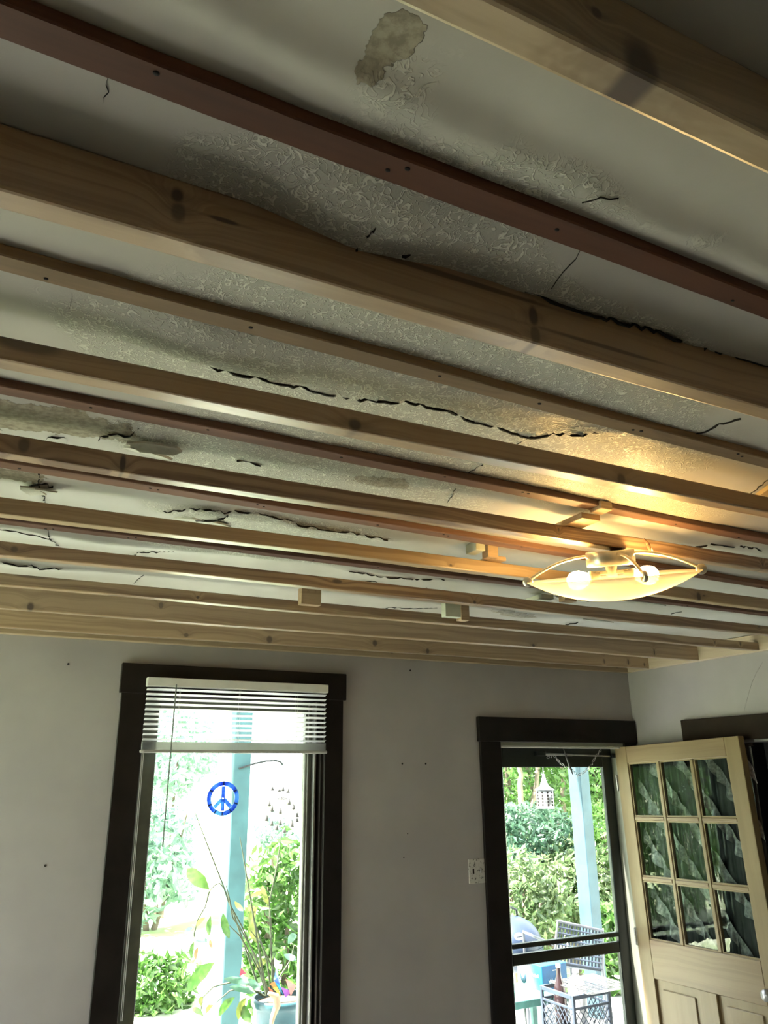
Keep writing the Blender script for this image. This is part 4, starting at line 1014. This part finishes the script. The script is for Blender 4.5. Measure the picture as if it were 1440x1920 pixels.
# rainbow pinwheel in the pot
pw = ony((525, 1850), yp-.06)
pin = empty('pinwheel', (pw.x, yp-.06, pw.z-.1), 'rainbow pinwheel stuck in the blue-green pot', 'pinwheel')
part(MB().tube([pw+Vector((0, .006, -.14)), pw], .003, 6), 'stick', M_WHITE, pin)
for i, (q_, col) in enumerate([([(519, 1808), (513, 1838), (525, 1848)], (.12, .25, .75)), ([(513, 1838), (525, 1848), (532, 1868)], (.05, .45, .75)), ([(505, 1845), (515, 1840), (522, 1858)], (.85, .28, .08)),
                               ([(511, 1852), (520, 1850), (527, 1870)], (.85, .65, .10)), ([(527, 1850), (548, 1860), (535, 1870)], (.45, .15, .70)), ([(503, 1850), (512, 1858), (510, 1872)], (.75, .14, .08)), ([(535, 1835), (556, 1848), (545, 1868)], (.70, .35, .30)), ([(452, 1815), (462, 1825), (449, 1830)], (.75, .10, .16))]):
    A, B, D = [ony(k_, yp-.07-.004*i) for k_ in q_]
    nrm = (B-A).cross(D-A).normalized()*.004
    c = (A+B+D)/3
    part(MB().add([A, B, D, c+nrm*4, A-nrm*.2, B-nrm*.2, D-nrm*.2], [(0, 1, 3), (1, 2, 3), (2, 0, 3), (4, 6, 5)]), 'vane', plain('vane_%d' % i, col, .4), pin)

# ---- porch things seen through the door
yg = 6.45
gp = ony((961, 1772), yg)
gr = empty('kettle_grill', (gp.x, yg, -.12), 'blue-grey domed barbecue grill with an oval badge outside the door', 'grill')
M_GRL = plain('grill_enamel', (.02, .034, .065), .40, 0, .1, 8)
R_ = .265
part(MB().lathe([(R_*math.cos(t), (.235*math.sin(t))) for t in [math.pi/2*i/10 for i in range(11)]], gp, 30), 'lid', M_GRL, gr)
part(MB().lathe([(R_*1.02, .0), (R_*1.02, -.02), (R_*.9, -.12), (R_*.5, -.19), (0, -.2)], gp, 30), 'bowl', M_GRL, gr)
for k in range(3):
    t = 2*math.pi*k/3+.3
    part(MB().tube([gp+Vector((.12*math.cos(t), .12*math.sin(t), -.15)), Vector((gp.x+.24*math.cos(t), yg+.24*math.sin(t), -.115))], .012, 8), 'leg', M_STORM, gr)
hp = gp+Vector((.0, 0, .22))
part(MB().tube([hp+Vector((-.07, 0, 0)), hp+Vector((-.06, 0, .06)), hp+Vector((.0, 0, .085)), hp+Vector((.06, 0, .06)), hp+Vector((.07, 0, 0))], .011, 8), 'handle', M_STORM, gr)
bd_ = ony((973, 1756), yg-.245)
badge = part(MB().lathe([(0, .004), (.045, .003), (.048, 0)], (0, 0, 0), 24, True, Matrix.Translation(bd_) @ Matrix.Rotation(H2-.25, 4, 'X') @ Matrix.Diagonal((1, .6, 1, 1))), 'badge', plain('badge_white', (.75, .76, .78), .4), gr)
# lettering strokes on the badge (illegible in the photograph)
for k in range(6):
    part(MB().box(bd_.x-.030+.0105*k, bd_.x-.0235+.0105*k, bd_.y-.0085, bd_.y-.0045, bd_.z-.006, bd_.z+.006), 'badge_letter', M_GRL, gr)

# patio chair with woven back
yc = 5.75
c00, c10, c01, c11 = ony((1046, 1727), yc), ony((1130, 1745), yc-.15), ony((1036, 1760), yc), ony((1126, 1775), yc-.15)
chr_ = empty('patio_chair', ((c00.x+c10.x)/2, yc, -.12), 'patio chair with a woven blue-and-white back behind the storm door bar', 'chair')
M_WEAVE = plain('weave_navy', (.03, .042, .065), .6); M_FRM = plain('chair_frame', (.12, .13, .15), .4, .6)
c01 = c01+Vector((0, 0, -.16)); c11 = c11+Vector((0, 0, -.16))
for k in range(15):
    u = k/14; a, b = c00.lerp(c10, u), c01.lerp(c11, u); part(MB().tube([a, b], .008, 6), 'weave_strap', M_WEAVE, chr_)
for k in range(8):
    u = k/7; a, b = c00.lerp(c01, u), c10.lerp(c11, u); part(MB().tube([a+Vector((0, -.006, 0)), b+Vector((0, -.006, 0))], .007, 6), 'weave_strap', M_WEAVE, chr_)
part(MB().tube([c01, c00, c10, c11], .014, 8), 'back_frame', M_FRM, chr_)
s0, s1 = c01+Vector((0, .40, -.05)), c11+Vector((0, .40, -.05))
part(MB().add([c01, c11, s1, s0]+[p+Vector((0, 0, -.02)) for p in (c01, c11, s1, s0)], [(0, 1, 2, 3), (7, 6, 5, 4), (0, 4, 5, 1), (1, 5, 6, 2), (2, 6, 7, 3), (3, 7, 4, 0)]), 'seat', M_WEAVE, chr_)
for p in (c01, c11, s0, s1): part(MB().tube([p, Vector((p.x, p.y, -.12))], .014, 8), 'leg', M_FRM, chr_)
for p, s_ in ((c01, s0), (c11, s1)): part(MB().tube([p+Vector((0, 0, .12)), s_+Vector((0, 0, .2)), s_], .013, 8), 'armrest', M_FRM, chr_)

# low table, carton, crates and what lies on them
yt = 5.05
t0 = ony((970, 1878), yt)
tb = empty('porch_table', (t0.x+.1, yt+.1, -.12), 'low teal table carrying the turquoise carton', 'table')
M_TBL = plain('table_teal', (.06, .17, .15), .5)
zt_ = t0.z
part(MB().bbox(t0.x-.30, t0.x+.44, yt-.0, yt+.42, zt_-.05, zt_, .004), 'tabletop', M_TBL, tb)
for (x, y) in ((t0.x-.27, yt+.03), (t0.x+.41, yt+.03), (t0.x-.27, yt+.39), (t0.x+.41, yt+.39)): part(MB().bbox(x-.02, x+.02, y-.02, y+.02, -.12, zt_-.05, .003), 'leg', M_TBL, tb)
c0 = onz((1018, 1859), zt_)
cw_, cd_, hC = .25, .26, .15
hC = ony((1018, 1812), c0.y).z-zt_
ct = empty('drink_carton', (c0.x, c0.y, zt_), 'turquoise and blue drinks carton on the low teal table', 'carton', rot=(0, 0, math.radians(7)))
n = NT('carton_print'); v = n.obj(); s_ = n.node('ShaderNodeSeparateXYZ', {0: v})
cc = n.mix(n.smooth(n.mt('SUBTRACT', s_.outputs[1], n.mt('MULTIPLY', s_.outputs[2], .5)), .0, .16), (.008, .15, .21), (.18, .33, .32))
part(MB().bbox(0, cw_, 0, cd_, 0, hC, .002), 'box', n.done(n.principled(cc, .45)), ct, local=True)
part(MB().box(.004, cw_-.004, -.0015, .0005, .004, hC-.004), 'side_panel', plain('carton_blue', (.015, .11, .28), .4), ct, 'blue side panel', local=True)
part(MB().lathe([(0, .001), (.040, .001), (.040, 0)], (0, 0, 0), 20, True, Matrix.Translation((-.0012, .195, hC*.36)) @ Matrix.Rotation(-H2, 4, 'Y') @ Matrix.Diagonal((.95, .8, 1, 1))), 'emblem', plain('carton_navy', (.02, .05, .08), .5), ct, local=True)
part(MB().lathe([(0, .002), (.024, .002), (.024, 0)], (0, 0, 0), 16, True, Matrix.Translation((-.0018, .197, hC*.46)) @ Matrix.Rotation(-H2, 4, 'Y') @ Matrix.Diagonal((1.0, .55, 1, 1))), 'emblem_figure', plain('print_white', (.6, .63, .62), .5), ct, local=True)
for k in range(7):      # blurred lettering strokes on the turquoise face
    y_ = .135-.016*k; part(MB().box(-.002, .0, y_-.005, y_+.004, hC*.50, hC*(.62-.03*(k % 2))), 'letter_stroke', MATS['print_white'], ct, local=True)
# the white strokes on the blue panel: a seven and two short uprights
for (a, b) in [((.105, .115), (.165, .115)), ((.165, .115), (.120, .050)), ((.060, .062), (.068, .040)), ((.068, .040), (.080, .064)), ((.095, .066), (.095, .044))]:
    k = hC/.15; part(MB().tube([(a[0], -.003, a[1]*k), (b[0], -.003, b[1]*k)], .0035, 5), 'letter_stroke', MATS['print_white'], ct, local=True)

ycr = 4.62
k0 = ony((1074, 1868), ycr)           # near top corner of the upper crate
M_CRATE = plain('crate_navy', (.035, .048, .07), .45, 0, .15, 10)
def crate(loc, rot, hgt, lab, w=.33):
    o = empty('milk_crate', loc, lab, 'crate', 'stacked milk crates on the porch', rot=(0, 0, rot))
    for (a, b) in ((0, 0), (w-.02, 0), (0, w-.02), (w-.02, w-.02)):
        part(MB().bbox(a, a+.02, b, b+.02, 0, hgt, .002), 'corner_post', M_CRATE, o, local=True)
    part(MB().bbox(.0, w, 0, w, 0, .012, .002), 'base', M_CRATE, o, local=True)
    for side in range(4):
        T = [Matrix.Identity(4), Matrix.Translation((w, 0, 0)) @ Matrix.Rotation(H2, 4, 'Z'), Matrix.Translation((w, w, 0)) @ Matrix.Rotation(math.pi, 4, 'Z'), Matrix.Translation((0, w, 0)) @ Matrix.Rotation(-H2, 4, 'Z')][side]
        part(MB().bbox(.02, w-.02, 0, .014, hgt-.025, hgt, .002, T), 'rim', M_CRATE, o, local=True)
        part(MB().bbox(.02, w-.02, .002, .012, hgt-.085, hgt-.07, .002, T), 'rail', M_CRATE, o, local=True)
        part(MB().bbox(.02, w-.02, .002, .012, .012, .035, .002, T), 'rail', M_CRATE, o, local=True)
        lat = MB(); z0, z1 = .03, hgt-.075; hz_ = z1-z0
        for k in range(-4, 9):
            for sg in (1, -1):
                xa = .02+k*.042; xb = xa+hz_*sg*.8
                p0, p1 = (xa, z0), (xb, z1)
                # clip to the side
                lo, hi = .02, w-.02
                def cl_(p, q):
                    (x, z), (x2, z2) = p, q
                    if x < lo: t = (lo-x)/(x2-x) if x2 != x else 2; return (lo, z+(z2-z)*t) if 0 <= t <= 1 else None
                    if x > hi: t = (hi-x)/(x2-x) if x2 != x else 2; return (hi, z+(z2-z)*t) if 0 <= t <= 1 else None
                    return p
                a_, b_ = cl_(p0, p1), cl_(p1, p0)
                if a_ and b_ and abs(a_[1]-b_[1]) > .02:
                    lat.tube([T @ Vector((a_[0], .007, a_[1])), T @ Vector((b_[0], .007, b_[1]))], .0035, 4)
        part(lat, 'lattice', M_CRATE, o, local=True)
    return o
crx, crz = k0.x, k0.z
HC = .28
rot = math.radians(3)
crate((crx, ycr, crz-HC), rot, HC, 'navy milk crate holding the brown bottle, upper of its stack')
crate((crx, ycr, crz-2*HC-.001), rot, HC, 'navy milk crate underneath, lower of its stack')
sb = crz-2*HC-.002
if sb > -.11:
    single(MB().bbox(crx-.02, crx+.36, ycr, ycr+.36, -.12, sb, .004), 'wood_pallet', M_BLOCK, (crx, ycr+.2, -.12), 'low wooden platform under the milk crates', 'platform')
# bottle standing in the crate
bt = ony((1049, 1850), ycr+.26)
bb = crz-HC+.013
hB = ony((1048, 1808), ycr+.26).z-bb
bo = empty('brown_bottle', (bt.x, ycr+.26, bb), 'dark brown glass bottle standing in the milk crate', 'bottle')
k_ = hB
part(MB().lathe([(0, 0), (.040, 0), (.042, .01), (.042, k_*.55), (.036, k_*.66), (.018, k_*.80), (.014, k_*.90), (.015, k_*.96), (.015, k_), (0, k_)], (0, 0, 0), 20), 'bottle_glass', plain('amber', (.030, .018, .020), .1), bo, local=True)
part(MB().lathe([(.0152, k_*.955), (.017, k_*.96), (.017, k_*1.005), (0, k_*1.008)], (0, 0, 0), 14), 'cap', M_WHITE, bo, local=True)
# white jug in the crate
jg = ony((1080, 1835), ycr+.20)
jb = crz-HC+.013; hJ = ony((1076, 1818), ycr+.20).z-jb
jo = empty('white_jug', (jg.x, ycr+.20, jb), 'white plastic jug beside the bottle in the crate', 'jug')
part(MB().lathe([(0, 0), (.058, 0), (.062, .012), (.062, hJ*.7), (.046, hJ*.84), (.018, hJ*.92), (.018, hJ*.95), (0, hJ*.95)], (0, 0, 0), 20), 'jug_body', M_WHITE, jo, local=True)
part(MB().lathe([(.022, hJ*.945), (.022, hJ), (0, hJ)], (0, 0, 0), 14), 'cap', plain('cap_pale', (.7, .75, .72), .4), jo, local=True)
# wire grill rack lying across the crate
Ra = Matrix.Translation((crx, ycr, crz+.006)) @ Matrix.Rotation(rot, 4, 'Z')
rk = empty('wire_rack', (crx, ycr, crz+.006), 'wire grill rack lying on top of the milk crate', 'rack', rot=(0, 0, rot))
for k in range(13):
    part(MB().tube([(.10, -.03+.030*k, .006), (.50, -.03+.030*k, .006)], .003, 5), 'wire', M_METAL, rk, local=True)
part(MB().tube([(.10, -.04, .0), (.50, -.04, .0), (.50, .34, .0), (.10, .34, .0), (.10, -.04, .0)], .0045, 6), 'rim_wire', M_METAL, rk, local=True)
for x in (.2, .4): part(MB().tube([(x, -.04, .0), (x, .34, .0)], .0035, 6), 'cross_wire', M_METAL, rk, local=True)
